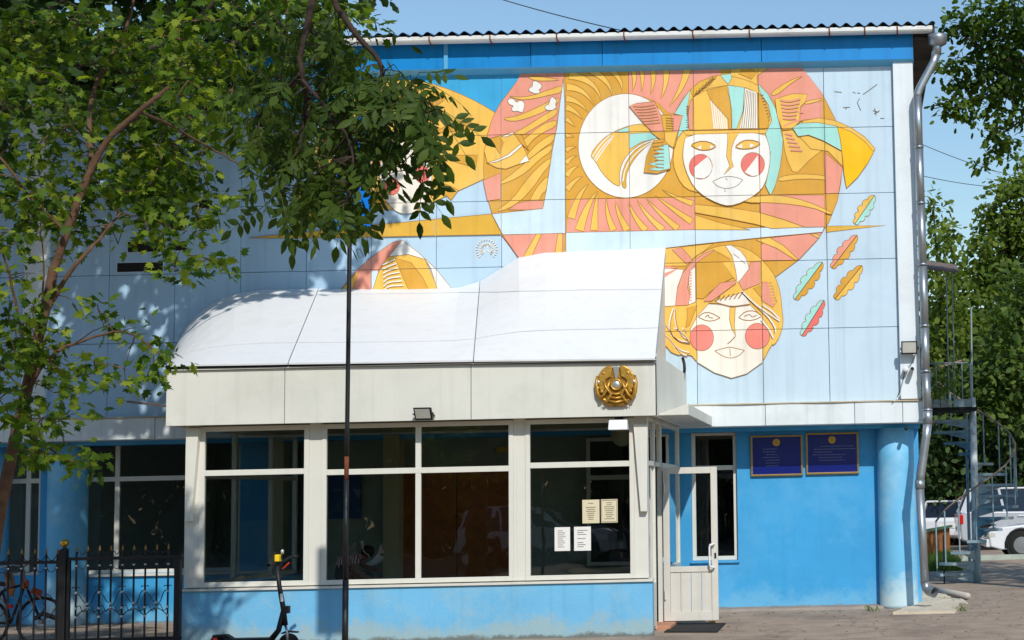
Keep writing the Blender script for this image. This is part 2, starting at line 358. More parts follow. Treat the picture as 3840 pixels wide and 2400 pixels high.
# blue fascia boards and lip
ZF0, ZF1 = P(2600,240,23.37).z, P(2600,130,23.37).z
fx = [XL, -13, -11.2, -9.4, P(1290,200,23.37).x] + [P(q,200,23.37).x for q in (1668,1990,2258,2855)] + [P(3425,180,23.37).x]
for a, b in zip(fx[:-1], fx[1:]):
    MB().box(a+.004, b-.004, 23.37+random.uniform(-.004,.004), 23.45, ZF0, ZF1+.05).build('fascia_board', M['fascia_blue'], B, bevel=.004)
for a, b in zip(fx[:-1], fx[1:]):
    MB().hexa([(a,23.365,ZF0-.012),(b,23.365,ZF0-.012),(b,YF+.02,ZF0-.075),(a,YF+.02,ZF0-.075),(a,23.35,ZF0+.004),(b,23.35,ZF0+.004),(b,YF+.02,ZF0+.004),(a,YF+.02,ZF0+.004)]).build('fascia_lip', M['lip_blue'], B)
xs_ = P(1672,200,23.35).x
MB().box(xs_-.03, xs_+.03, 23.34, 23.36, ZF0, ZF1).build('cover_strip', M['lip_blue'], B)
# roof of corrugated sheet with right overhang, soffit boards at the gable
XRo = P(3507,85,23.15).x; ZR = P(2600,108,23.17).z
r = MB(); nx = 900; xs = np.linspace(XL, XRo, nx)
prof = [(23.12, 0), (27, .65), (31, 1.35), (39, .2)]
for (yy, zz) in prof:
    for x in xs: r.v.append((x, yy, ZR+zz+.028*math.sin(2*math.pi*x/.182)))
for (yy, zz) in prof:
    for x in xs: r.v.append((x, yy, ZR+zz-.005+.028*math.sin(2*math.pi*x/.182)))
N4 = nx*len(prof)
for k in range(len(prof)-1):
    for i in range(nx-1):
        a = k*nx+i; r.f.append((a, a+1, a+nx+1, a+nx)); r.m.append(0)
        a += N4; r.f.append((a, a+nx, a+nx+1, a+1)); r.m.append(0)
for i in range(nx-1): r.f.append((i, N4+i, N4+i+1, i+1)); r.m.append(0)
r.build('roof', M['roof_sheet'], B, fix=False)
MB().box(XRo-.03, XRo-.004, 23.19, 37, ZR-.17, ZR-.03).build('verge_board', M['soffit'], B)
yy = 23.41; k = 0
while yy < 36:
    d = .55
    MB().box(XR1-.02, XRo-.035, yy+.012, yy+d-.012, ZR-.17, ZR-.13).build('soffit_board', M['soffit'], B); yy += d
MB().box(XR1-.25, XRo-.035, 23.455, 23.48, ZR-.17, ZR-.02).build('soffit_board', M['soffit'], B)
MB().box(XL, XRo-.04, 23.23, 23.365, ZR-.07, ZR-.035).build('eave_board', M['soffit'], B)
# lower storey
XC = P(3365,1900,24).x
wr = rect(2592, 1617, 2765, 2102, YW)     # window by the door: X0,X1,Z0,Z1
ZS0 = ZB0-.06
def wallbox(a, b, z0, z1, mat='blue_wall', name='lower_wall'): return MB().box(a, b, YW, YW+.28, z0, z1).build(name, M[mat], B)
wallbox(wr[1], XC+.05, 0, ZS0); wallbox(P(2525,1900,YW).x, wr[0], 0, ZS0); wallbox(wr[0], wr[1], 0, wr[2]); wallbox(wr[0], wr[1], wr[3], ZS0)
MB().box(XR1-.3, XR1-.02, YW+.28, 38, 0, ZB0+.02).build('side_wall', M['blue_wall'], B)
def window(parent, X0, X1, Z0, Z1, Y, mull=(), trans=(), fw=.055, fm='pvc', gm='glass', dep=.07, skip=(), name='window'):
    w = MB(); fy0, fy1 = Y, Y+dep
    w.box(X0, X1, fy0, fy1, Z1-fw, Z1); w.box(X0, X1, fy0, fy1, Z0, Z0+fw)
    w.box(X0, X0+fw, fy0+.001, fy1-.001, Z0+fw, Z1-fw); w.box(X1-fw, X1, fy0+.001, fy1-.001, Z0+fw, Z1-fw)
    for z in trans: w.box(X0+fw, X1-fw, fy0+.003, fy1-.003, z-.035, z+.035)
    for m in mull: w.box(m-.034, m+.034, fy0+.006, fy1-.006, Z0+fw, Z1-fw)
    f = w.build(name, M[fm], parent, bevel=.004)
    zs = [Z0+fw]+[q for t in sorted(trans) for q in (t-.035, t+.035)]+[Z1-fw]; xs = [X0+fw]+[q for t in sorted(mull) for q in (t-.034, t+.034)]+[X1-fw]
    for i in range(0, len(xs), 2):
        for j in range(0, len(zs), 2):
            yg = Y+dep*.5; MB().add([(xs[i]-.006,yg,zs[j]-.006),(xs[i+1]+.006,yg,zs[j]-.006),(xs[i+1]+.006,yg,zs[j+1]+.006),(xs[i]-.006,yg,zs[j+1]+.006)], [(0,1,2,3)]).build('pane', M[gm], f, fix=False)
    return f
window(B, wr[0]+.002, wr[1]-.002, wr[2]+.002, wr[3]-.002, YW+.07, trans=(P(2680,1754,YW).z,), fw=.06, gm='glass_dark')
MB().box(wr[0]-.02, wr[1]+.02, YW-.04, YW+.068, wr[2]-.035, wr[2]-.004).build('window_sill', M['blue_wall'], B)
def column(px, Ycen, name='column'):
    c = P(px, 2000, Ycen); rr = .285
    prof = [(rr+.012,0),(rr+.004,.05),(rr,.3),(rr-.003,1.2),(rr-.004,2.2),(rr-.004,ZS0)]
    o = MB().lathe((c.x, Ycen, 0), prof, 48).build(name, M['col_blue'], B, smooth=True); return c
column(3366, 24.01); column(252, 24.01); column(-45, 24.01)
# left ground floor windows
zl0, zl1 = P(500,2150,YW).z, P(500,1648,YW).z
xw = [XL, P(-330,1900,YW).x, P(150,1900,YW).x, P(215,1900,YW).x, P(900,1900,YW).x]
wallbox(XL, xw[1], 0, ZS0); wallbox(xw[1], -8.4, 0, zl0); wallbox(xw[1], -8.4, zl1, ZS0); wallbox(xw[2], xw[3], zl0, zl1); wallbox(xw[4], -8.4, zl0, zl1)
zt = P(500,1795,YW).z
window(B, xw[1], xw[2], zl0, zl1, YW+.06, mull=(P(96,1900,YW).x,), trans=(zt,), gm='glass_dark')
window(B, xw[3], xw[4], zl0, zl1, YW+.06, mull=(P(430,1900,YW).x,), trans=(zt,), gm='glass_dark')
MB().box(xw[3]-.02, -8.6, YW-.05, YW+.05, zl0-.04, zl0-.002).build('window_sill', M['pvc'], B)
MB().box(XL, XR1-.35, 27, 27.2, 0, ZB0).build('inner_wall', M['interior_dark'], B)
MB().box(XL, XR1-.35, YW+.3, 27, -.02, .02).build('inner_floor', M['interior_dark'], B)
# rendered end wall of the recess under the vestibule roof (left)
# slots in the facade: dark plates for their shaded depth, seen between leaves
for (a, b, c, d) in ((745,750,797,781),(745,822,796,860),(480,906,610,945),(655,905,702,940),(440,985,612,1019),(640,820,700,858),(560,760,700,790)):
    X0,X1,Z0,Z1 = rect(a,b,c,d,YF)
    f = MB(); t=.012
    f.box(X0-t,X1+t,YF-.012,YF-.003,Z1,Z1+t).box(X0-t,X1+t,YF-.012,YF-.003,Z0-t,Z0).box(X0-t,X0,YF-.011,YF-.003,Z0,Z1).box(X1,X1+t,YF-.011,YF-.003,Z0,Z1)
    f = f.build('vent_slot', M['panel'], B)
    MB().box(X0,X1,YF-.0045,YF-.0025,Z0,Z1).build('slot_shade_plate', M['dark'], f)

# ---- gutter
G = thing('roof_gutter', (P(2500,110,23.15).x, 23.2, ZR-.1), 'white metal gutter on rusty brackets along the roof edge', 'gutter')
XG0, XG1 = XL, P(3496,100,23.17).x
ZG = P(2600,128,23.17).z
q = MB(); rg = .075
gp = [(23.15,.035),(23.145,.045),(23.14,.035),(23.142,-.01),(23.16,-.03),(23.2,-.038),(23.27,-.038),(23.31,-.01),(23.315,.035)]
for x in (XG0, XG1):
    for y_, z_ in gp: q.v.append((x, y_, ZG+z_))
for k in range(len(gp)-1): q.f.append((k, k+1, len(gp)+k+1, len(gp)+k)); q.m.append(0)
q.f.append(tuple(range(1,len(gp)))); q.m.append(0); q.f.append(tuple(range(len(gp)+1,2*len(gp)))); q.m.append(0)
ob = q.build('trough', M['gutter'], G, fix=False)
md = ob.modifiers.new('s','SOLIDIFY'); md.thickness=.004
for px in (1610,1838,2088,2340,2598,2810,3110,3243,3365):
    x = P(px,120,23.15).x
    MB().tube([(x,23.32,ZG+.045),(x,23.14,ZG+.05),(x,23.132,ZG+.035),(x,23.132,ZG),(x,23.155,ZG-.035),(x,23.2,ZG-.045),(x,23.35,ZG-.05)], .010, 6).build('bracket', M['rust'], G)

# ---- downpipe
D = thing('downpipe', (P(3480,2210,23.3).x, 23.3, 0), 'galvanised downpipe with funnel head at the building corner', 'downpipe')
YD = 23.25
def pp(x, y, Y=YD): return P(x, y, Y)
MB().lathe(pp(3516,140)+Vector((0,0,-.08)), [(.06,-.06),(.13,-.02),(.14,.06),(.145,.11),(.13,.11)], 20).build('funnel', M['zinc'], D, smooth=True)
MB().tube([pp(3514,150), pp(3513,205)], .066, 16).build('pipe_section', M['zinc'], D, smooth=True)
MB().tube([pp(3513,200), pp(3500,235), pp(3450,330), pp(3441,352), pp(3440,375)], .062, 16).build('elbow', M['zinc'], D, smooth=True)
ys = [365, 560, 770, 1000, 1230, 1400, 1545]
xs2 = [3440, 3446, 3453, 3460, 3467, 3471, 3478]
for i in range(6):
    MB().tube([pp(xs2[i],ys[i]), pp(xs2[i+1],ys[i+1]-6)], [.064,.060], 16).build('pipe_section', M['zinc'], D, smooth=True)
    c = pp(xs2[i+1],ys[i+1]-8); MB().tube([c+Vector((0,0,.015)), c-Vector((0,0,.015))], .071, 16).build('collar', M['zinc'], D, smooth=True)
    MB().bar(c+Vector((-.02,.06,0)), c+Vector((-.05,.3,0)), .012).build('bracket', M['zinc'], D)
MB().tube([pp(3478,1540), pp(3479,1590)], .068, 16).build('pipe_section', M['zinc'], D, smooth=True)
MB().tube([pp(3479,1590), pp(3472,1640), pp(3452,1780), pp(3449,1815)], .064, 16).build('elbow', M['zinc'], D, smooth=True)
MB().tube([pp(3449,1800), pp(3449,1832)], .071, 16).build('collar', M['zinc'], D, smooth=True)
MB().tube([pp(3449,1830), pp(3468,2190)], .062, 16).build('pipe_section', M['zinc'], D, smooth=True)
MB().tube([pp(3468,2185), pp(3473,2205), pp(3485,2217,23.2), pp(3505,2222,23.13)], [.064,.066,.07,.074], 16, cap=False).build('elbow', M['zinc'], D, smooth=True)
# ================================================================== mural on the facade
MU = thing('mural', (P(2400,900,YF).x, YF, ZS[1]), parent=B)
MC = {k: pm('mural_'+k, v, .8, .09, 2.2, .12, 50, streak=.15, dirt=tuple(int(q*.72+232*.28*.92) for q in v), dscale=1.6, damt=.5) for k, v in dict(
    yellow=(239,190,88), ochre=(219,162,62), pink=(234,154,132), red=(234,116,106), rose=(238,136,122), white=(240,236,228), cream=(240,231,216),
    teal=(166,222,212), gold=(252,190,18), blue=(60,168,220), sky=(206,226,238), gold2=(220,172,64)).items()}
MLINE = {'d': pm('mural_groove_brown', (158,112,60), .9, .15), 'g': pm('mural_groove_grey', (146,138,132), .9, .15), 'k': pm('mural_groove_dark', (112,104,84), .9, .15)}
ZA = (1700,200,.43); ZBB = (2400,200,.43); ZC = (2400,800,.43); ZD = (900,300,.43); ZE = (1100,800,.43); Z1 = (0,0,1)
GX0, GY0, GST = 840, 190, 3
LEV = np.zeros((450, 900), np.int32)
def tr(reg, pts): return [(reg[0]+x*reg[2], reg[1]+y*reg[2]) for x, y in pts]
def smooth(pts, closed=True, it=2):
    for _ in range(it):
        q = []; n = len(pts)
        rng = range(n if closed else n-1)
        if not closed: q.append(pts[0])
        for i in rng:
            a, b = pts[i], pts[(i+1) % n]
            q += [(a[0]*.75+b[0]*.25, a[1]*.75+b[1]*.25), (a[0]*.25+b[0]*.75, a[1]*.25+b[1]*.75)]
        if not closed: q.append(pts[-1])
        pts = q
    return pts
def mask(pts):
    a = np.array(pts); x0, y0 = a.min(0); x1, y1 = a.max(0)
    i0, i1 = max(0, int((x0-GX0)/GST)), min(899, int((x1-GX0)/GST)+1); j0, j1 = max(0, int((y0-GY0)/GST)), min(449, int((y1-GY0)/GST)+1)
    if i1 <= i0: i1 = i0+1
    if j1 <= j0: j1 = j0+1
    X, Y = np.meshgrid(GX0+GST*np.arange(i0, i1), GY0+GST*np.arange(j0, j1)); ins = np.zeros(X.shape, bool)
    for k in range(len(a)):
        (xa, ya), (xb, yb) = a[k], a[(k+1) % len(a)]
        if ya == yb: continue
        c = ((ya > Y) != (yb > Y)) & (X < (xb-xa)*(Y-ya)/(yb-ya)+xa); ins ^= c
    if not ins.any(): ins[ins.shape[0]//2, ins.shape[1]//2] = True
    return (slice(j0, j1), slice(i0, i1)), ins
def clip(poly, ax, lo, keep_gt):
    out = []
    for k in range(len(poly)):
        a, b = poly[k], poly[(k+1) % len(poly)]
        ia, ib = ((a[ax] >= lo), (b[ax] >= lo)) if keep_gt else ((a[ax] <= lo), (b[ax] <= lo))
        if ia: out.append(a)
        if ia != ib:
            t = (lo-a[ax])/(b[ax]-a[ax]); out.append((a[0]+(b[0]-a[0])*t, a[1]+(b[1]-a[1])*t))
    return out
def cells(tri):
    xs_ = [q[0] for q in tri]; zs_ = [q[1] for q in tri]
    for i in range(len(XS)-1):
        if XS[i+1] < min(xs_) or XS[i] > max(xs_): continue
        for j in range(len(ZS)-1):
            if ZS[j+1] < min(zs_) or ZS[j] > max(zs_): continue
            p = clip(tri, 0, XS[i]+GAP, True)
            if len(p) > 2: p = clip(p, 0, XS[i+1]-GAP, False)
            if len(p) > 2: p = clip(p, 1, ZS[j]+GAP, True)
            if len(p) > 2: p = clip(p, 1, ZS[j+1]-GAP, False)
            if len(p) > 2: yield p
STEP = .0028
def sheet(mb, wp, y, mi=0):
    for t in tessellate_polygon([[Vector((q[0], q[1], 0)) for q in wp]]):
        tri = [wp[i] for i in t]
        for c in cells(tri):
            b = len(mb.v); mb.v += [(q[0], y, q[1]) for q in c]; mb.f.append(tuple(range(b, b+len(c)))); mb.m.append(mi)
def toW(pts): return [(lambda w: (w.x, w.z))(P(x, y, YF)) for x, y in pts]
def ribbon(mb, pts, w, y, closed, mi):
    wp = [Vector(q) for q in toW(pts)]; n = len(wp)
    L_, R_ = [], []
    for i in range(n):
        a = wp[(i-1) % n] if closed or i else wp[0]; b = wp[(i+1) % n] if closed or i < n-1 else wp[-1]
        t = (b-a); t = t.normalized() if t.length > 1e-9 else Vector((1,0)); nn = Vector((-t.y, t.x))*w/2
        L_.append(wp[i]+nn); R_.append(wp[i]-nn)
    for i in range(n if closed else n-1):
        j = (i+1) % n
        for tri in ((L_[i], R_[i], R_[j]), (L_[i], R_[j], L_[j])):
            for c in cells([tuple(q) for q in tri]):
                b = len(mb.v); mb.v += [(q[0], y, q[1]) for q in c]; mb.f.append(tuple(range(b, b+len(c)))); mb.m.append(mi)
def shape(name, col, reg, pts, sm=0, line='d', lw=.0072):
    pts = tr(reg, pts)
    if sm: pts = smooth(pts, True, sm)
    sl_, ins = mask(pts); lv = int(LEV[sl_][ins].max())+1
    sub = LEV[sl_]; sub[ins] = lv
    y = YF - .003 - STEP*lv
    mb = MB(); wp = toW(pts); sheet(mb, wp, y)
    for i in range(len(wp)):
        a, b = wp[i], wp[(i+1) % len(wp)]
        k = len(mb.v); mb.v += [(a[0],y,a[1]),(b[0],y,b[1]),(b[0],y+STEP+.003,b[1]),(a[0],y+STEP+.003,a[1])]; mb.f.append((k,k+1,k+2,k+3)); mb.m.append(0)
    mats = [MC[col]]
    if line: ribbon(mb, pts, lw, y-.0011, True, 1); mats.append(MLINE[line])
    return mb.build(name, mats, MU, fix=False)
def lines(name, reg, polys, line='d', w=.011, sm=1, up=0):
    mb = MB()
    for pts in polys:
        p = tr(reg, pts)
        if sm: p = smooth(p, False, sm)
        lv = 0
        for x, y in p:
            i, j = int((x-GX0)/GST), int((y-GY0)/GST)
            if 0 <= i < 900 and 0 <= j < 450: lv = max(lv, int(LEV[max(0,j-2):j+3, max(0,i-2):i+3].max()))
        ribbon(mb, p, w, YF-.003-STEP*lv-.0018-up, False, 0)
    o = mb.build(name, MLINE.get(line) or MC[line], MU, fix=False)
    if len(polys) > 1: o['kind'] = 'stuff'
    return o
def blade(tip, ctl, base, w, n=8):
    t_, c_, b_ = Vector(tip), Vector(ctl), Vector(base); l, r_ = [], []
    for i in range(n+1):
        t = i/n; q = t_*(1-t)**2+c_*2*t*(1-t)+b_*t*t; d = ((c_-t_)*(1-t)+(b_-c_)*t); d.normalize(); nn = Vector((-d.y, d.x))*w/2*(t**.8)
        l.append(tuple(q+nn)); r_.append(tuple(q-nn))
    return l + r_[:0:-1]
def circ(cx_, cy_, rx, ry=None, n=40, a0=0, a1=360):
    ry = ry or rx; return [(cx_+rx*math.cos(R(a0+(a1-a0)*k/n)), cy_+ry*math.sin(R(a0+(a1-a0)*k/n))) for k in range(n + (a1-a0 < 360))]

# blue sky part at the top of the mural
shape('painted_sky', 'blue', Z1, [(905,235),(1990,235),(1965,268),(1900,360),(1860,420),(1800,440),(1000,460),(905,420)], line=None)
# figure in the left disc, mostly behind the leaves
shape('sun_disc', 'yellow', Z1, [(1905,450),(1878,436),(1807,391),(1700,340),(1600,308),(1500,298),(1400,310),(1300,350),(1225,430),(1185,520),(1180,640),(1215,720),(1330,790),(1446,790),(1597,769),(1700,725),(1850,656),(1930,560)], 1)
for k in range(9):
    a = R(-150+k*36); shape('sun_ray', 'ochre', Z1, blade((1523+120*math.cos(a),600+150*math.sin(a)), (1523+200*math.cos(a+.25),570+190*math.sin(a+.25)), (1523+270*math.cos(a+.3),560+235*math.sin(a+.3)), 48))
shape('hair', 'yellow', Z1, circ(1523,600,140,190)); shape('face', 'cream', Z1, circ(1523,655,98,148), line='g')
shape('cheek', 'red', Z1, circ(1470,700,30,32)); shape('cheek', 'red', Z1, circ(1585,655,28,32))
lines('mouth', Z1, [[(1495,745),(1520,735),(1550,742),(1525,760),(1495,745)]], 'g')
shape('ribbon', 'blue', Z1, [(1330,560),(1385,560),(1392,862),(1322,862)], line=None)
shape('maple_leaf', 'gold2', ZD, [(560,900),(620,880),(700,910),(780,960),(800,1030),(780,1110),(770,1160),(720,1220),(690,1215),(640,1240),(610,1200),(590,1170),(545,1160),(560,1110),(515,1080),(500,1020),(495,960)], 0)
# big right disc
disc = [(1969,235),(1955,285),(1876,389),(1848,441),(1829,501),(1816,574),(1814,630),(1816,682),(1829,742),(1846,802),(1880,880),(1960,985),(2100,1060),(2700,1090),(2800,1080),(2912,1036),(2993,976),(3071,890),(3109,832),(3140,755),(3152,694),(3159,630),(3161,544),(3131,445),(3084,353),(3036,290),(2985,235)]
shape('sun_disc', 'ochre', Z1, disc)
shape('sun_field', 'pink', ZA, [(625,90),(975,90),(960,230),(935,380),(915,520),(900,640),(885,700),(415,720),(300,745),(345,560),(415,440),(470,370),(560,240)], line=None)
for q in ([(470,370),(560,385),(680,375),(850,315),(960,280),(945,345),(850,365),(700,400),(580,410)],
          [(420,570),(560,550),(700,490),(800,440),(925,380),(918,440),(800,510),(650,570),(520,600)],
          [(520,700),(640,640),(760,560),(912,470),(905,540),(800,600),(700,660),(600,720)],
          [(580,790),(700,680),(800,610),(905,580),(898,640),(790,690),(700,750),(640,830)],
          [(640,890),(720,800),(800,740),(890,695),(878,770),(780,830),(700,900),(640,940)],
          [(340,1165),(480,1080),(600,980),(720,880),(870,785),(865,850),(750,930),(640,1040),(500,1120)],
          [(360,1388),(520,1270),(620,1130),(720,1010),(858,900),(848,970),(780,1050),(700,1170),(600,1280),(480,1360)],
          [(640,1366),(690,1230),(760,1130),(833,1060),(815,1200),(770,1230),(720,1360)],
          [(640,200),(760,205),(960,235),(800,245),(700,240)]):
    shape('sun_ray', 'yellow', ZA, q, 1)
shape('sun_field', 'pink', ZA, [(262,1110),(415,1045),(415,1270),(300,1290)]); shape('sun_field', 'pink', ZA, [(480,1365),(560,1310),(640,1290),(785,1285),(785,1355),(640,1368)])
shape('fish', 'yellow', ZA, [(300,750),(525,690),(595,790),(640,870),(665,940),(570,970),(460,1010),(380,1000),(300,960),(270,850)])
shape('fish_scale', 'ochre', ZA, [(400,725),(440,780),(410,880),(320,750)]); shape('fish_scale', 'ochre', ZA, [(525,692),(600,720),(660,850),(595,790)])
shape('fish_streak', 'white', ZA, [(290,962),(400,925),(480,885),(595,790),(602,812),(500,900),(380,950)]); shape('fish_streak', 'white', ZA, [(420,728),(520,690),(530,704),(470,730)])
shape('fish_eye', 'white', ZA, [(635,890),(667,942),(575,968)])
for q in ([(690,250),(720,240),(750,258),(778,280),(765,312),(745,320),(768,345),(720,357),(690,345),(658,330),(665,303),(695,290)],
          [(472,412),(500,394),(532,400),(552,432),(580,410),(612,420),(626,450),(616,490),(605,522),(560,505),(520,512),(508,480),(532,460),(488,450)],
          [(862,378),(887,395),(907,420),(890,445),(902,470),(880,497),(830,502),(800,487),(805,455),(835,450),(847,400)]):
    shape('cloud', 'white', ZA, q, 2, 'k')
# rays round the white moon
shape('sun_field', 'pink', ZA, [(1530,80),(2330,80),(2330,330),(2010,545),(1880,520),(1780,430),(1690,390),(1530,358)], line=None)
shape('sun_field', 'pink', ZA, [(1030,1275),(2105,1262),(2107,1540),(990,1565),(1005,1400)], line=None)
W = 975
for q in ([(1065,645),(1020,600),(985,570),44],[(1130,580),(1070,500),(985,470),54],[(1180,520),(1100,410),(985,395),56],[(1230,460),(1150,300),(990,295),64],
          [(1290,420),(1260,230),(1010,190),70],[(1385,370),(1380,230),(1150,120),70],[(1470,340),(1490,230),(1340,110),60],[(1560,335),(1600,230),(1560,90),60],[(1638,340),(1668,240),(1628,90),50],
          [(1715,365),(1770,240),(1728,90),62],[(1805,405),(1880,260),(1848,85),70],[(1880,465),(2020,300),(2050,90),74],
          [(1055,735),(1010,710),(985,722),40],[(1075,820),(1020,815),(985,850),45],[(1080,895),(1020,905),(985,960),46],[(1100,985),(1040,990),(988,1070),50],[(1130,1075),(1070,1090),(992,1190),52],
          [(1185,1140),(1090,1210),(1030,1440),70],[(1260,1205),(1170,1300),(1100,1545),80],[(1262,1215),(1240,1330),(1230,1545),66],[(1335,1262),(1330,1400),(1400,1545),58],[(1415,1285),(1430,1400),(1520,1545),62],
          [(1530,1290),(1560,1420),(1680,1545),58],[(1600,1275),(1680,1420),(1830,1540),58],[(1680,1265),(1800,1400),(1960,1530),56],[(1760,1240),(1900,1350),(2080,1470),56],[(1822,1190),(1950,1270),(2090,1310),50]):
    shape('sun_ray', 'yellow', ZA, blade(*q))
shape('moon', 'white', ZA, circ(1505,808,414,454, 56), line='d')
shape('crescent', 'yellow', ZA, [(1190,890),(1290,760),(1400,685),(1540,630),(1670,615),(1700,650),(1780,740),(1650,780),(1540,860),(1470,960),(1445,1080),(1462,1165),(1400,1145),(1300,1050),(1240,940)], 1)
shape('crescent_tip', 'teal', ZA, [(1400,692),(1530,642),(1530,694)]); shape('crescent_tip', 'teal', ZA, [(1537,704),(1730,692),(1785,740),(1640,778),(1537,838)])
shape('feather', 'gold2', ZA, [(1472,1165),(1468,1060),(1515,930),(1610,820),(1765,755),(1640,850),(1550,965),(1505,1080),(1512,1190)], 1)
lines('feather_line', ZA, [[(1480,1120),(1500,1000),(1600,860),(1730,780)],[(1230,930),(1300,820),(1400,720)],[(1215,905),(1280,800),(1370,715)],[(1243,945),(1320,830),(1385,750)]], 'white', .016)
# horizontal and vertical light wedges
shape('light_wedge', 'sky', Z1, [(2113,297),(2118,372),(2121,876),(1887,881),(1846,803),(2037,783),(2050,716),(2072,565),(2089,480)], line='d', lw=.008)
shape('light_wedge', 'sky', Z1, [(2122,873),(2606,862),(2851,854),(3092,848),(3084,871),(2851,892),(2606,918),(2490,932),(2122,965)], line='d', lw=.008)
shape('gold_wedge', 'gold2', Z1, [(934,893),(1130,874),(1330,852),(1600,826),(1844,803),(1882,880),(1600,885),(1330,891),(1100,893)])
shape('gold_wedge', 'gold2', ZC, [(1622,112),(2137,105),(1622,166)])
shape('sun_field', 'pink', ZE, [(1830,192),(2360,175),(2360,420),(1990,420)]); shape('sun_ray', 'yellow', ZE, [(2120,185),(2168,184),(2080,380),(2010,380)]); shape('sun_ray', 'yellow', ZE, [(2310,180),(2350,180),(2350,350),(2285,350)])
# right of the face
shape('sun_field', 'pink', ZBB, [(1020,60),(1370,75),(1480,210),(1590,355),(1590,570),(1400,580),(1290,560),(1170,420),(1030,265)], line=None)
for q in ([(1130,352),(1300,240),(1442,190),(1330,255),(1180,378)], [(1440,420),(1590,393),(1590,412),(1440,452)], [(800,130),(870,60),(1200,60),(1150,110),(1020,200),(1020,290),(800,250),(790,180)], [(480,1320),(800,1350),(1050,1390),(1250,1450),(1440,1518),(1150,1530),(1000,1490),(750,1440),(480,1390)], [(480,1410),(700,1480),(960,1542),(480,1540)],
          [(1215,1075),(1400,1050),(1600,1065),(1752,1112),(1740,1128),(1550,1095),(1350,1100),(1200,1122)]):
    shape('sun_ray', 'yellow', ZBB, q, 0 if q[0][0] in (480,800) else 1)
shape('sun_field', 'pink', ZBB, [(1605,868),(1640,888),(1768,1000),(1732,1220),(1615,1225)]); shape('sun_field', 'pink', ZBB, [(1047,1240),(1610,1238),(1612,1515),(1440,1518),(1250,1450),(1047,1390)])
shape('sun_ray', 'yellow', ZBB, [(940,1262),(1100,1240),(1250,1244),(1450,1290),(1684,1392),(1660,1412),(1500,1345),(1200,1305),(900,1305)], 1)
shape('sun_ray', 'ochre', ZBB, [(860,180),(975,228),(1020,170),(920,110)])
# first face with its cap
shape('cap', 'yellow', ZBB, [(300,700),(300,530),(360,420),(440,320),(560,232),(700,185),(860,215),(1010,265),(1100,350),(1170,460),(1220,640),(1240,760),(1100,900),(900,1200),(520,1220),(400,1185),(330,1090),(288,960),(298,850)], 1)
shape('cap_crown', 'yellow', ZBB, [(462,388),(600,310),(770,280),(930,305),(1028,350),(1032,662),(436,672),(440,420)])
shape('cap_segment', 'pink', ZBB, [(440,425),(462,400),(462,668),(432,668),(415,560)])
shape('cap_segment', 'ochre', ZBB, [(582,328),(752,284),(790,430),(800,662),(772,662),(772,580),(620,412)])
for i in range(7): shape('cap_stripe', 'white', ZBB, [(616+21*i,408+24*i),(628+21*i,422+24*i),(655+18*i,660),(643+18*i,660)], line=None)
shape('cap_segment', 'teal', ZBB, [(766,282),(912,302),(900,500),(846,658),(803,662),(802,500)])
shape('cap_segment', 'cream', ZBB, [(914,306),(1022,345),(1027,658),(868,658),(902,500)])
lines('cap_line', ZBB, [[(928+13*i,322+5*i),(886+20*i,655)] for i in range(7)], 'k', .008, 0)
shape('cap_segment', 'ochre', ZBB, [(1036,350),(1100,430),(1132,540),(1116,655),(1036,658)])
lines('cap_fringe', ZBB, [[(1050+9*i,372+27*i),(1078+7*i,366+27*i)] for i in range(9)], 'k', .014, 0)
shape('scarf', 'teal', ZBB, [(302,530),(370,418),(436,325),(430,400),(408,500),(424,600),(420,668),(375,682),(330,742),(302,832),(350,640),(372,546)])
lines('scarf_fringe', ZBB, [[(405+3*(i%3),470+20*i),(428,462+20*i)] for i in range(10)], 'k', .014, 0)
shape('braid', 'teal', ZBB, [(1030,268),(1120,360),(1182,480),(1222,640),(1247,750),(1242,850),(1222,1000),(1182,1150),(1165,1190),(1140,1242),(1112,1190),(1095,1155),(1128,1000),(1138,870),(1095,700),(1122,650),(1150,590),(1120,450),(1050,350)])
shape('hair_band', 'yellow', ZBB, [(375,678),(1098,668),(1098,702),(405,716)])
shape('face', 'white', ZBB, [(405,712),(740,702),(1085,697),(1120,780),(1138,870),(1130,1000),(1090,1150),(1020,1230),(900,1300),(780,1337),(680,1312),(560,1250),(470,1170),(410,1050),(375,930),(380,820)], 1, 'd')
shape('nose', 'yellow', ZBB, [(765,700),(868,694),(825,760),(800,830),(796,930),(817,990),(790,1008),(733,1062),(785,985),(755,900),(766,780)])
shape('ornament', 'teal', ZBB, [(703,192),(790,180),(803,220),(770,272),(738,240)])
shape('twig', 'gold2', ZBB, [(440,322),(520,250),(640,205),(672,200),(600,290),(520,340),(462,386)])
lines('twig_line', ZBB, [[(462,385),(560,300),(650,215)]]+[[(480+28*i,365-24*i),(500+28*i,330-26*i)] for i in range(6)]+[[(490+28*i,360-24*i),(530+26*i,345-24*i)] for i in range(6)], 'd', .014, 0)
shape('wing', 'pink', ZA, [(1535,465),(1600,440),(1755,424),(1812,540),(2002,545),(1962,690),(1920,828),(1850,780),(1790,742),(1650,600)])
shape('wing_part', 'yellow', ZA, [(1845,690),(1960,690),(1920,828),(1850,780)]); shape('wing_part', 'ochre', ZA, [(1720,688),(1842,690),(1842,770),(1790,742)]); shape('wing_part', 'gold2', ZA, [(1815,545),(1900,545),(1915,690),(1840,690)])
lines('wing_line', ZA, [[(1570+16*i,470+26*i),(1660+14*i,475+24*i),(1760+8*i,455+26*i)] for i in range(7)]+[[(1855,570+22*i),(1925,575+22*i)] for i in range(5)], 'd', .016)
shape('feather', 'ochre', ZA, [(1750,765),(1830,752),(1880,800),(1897,1012),(1780,1052),(1665,1042),(1688,900)])
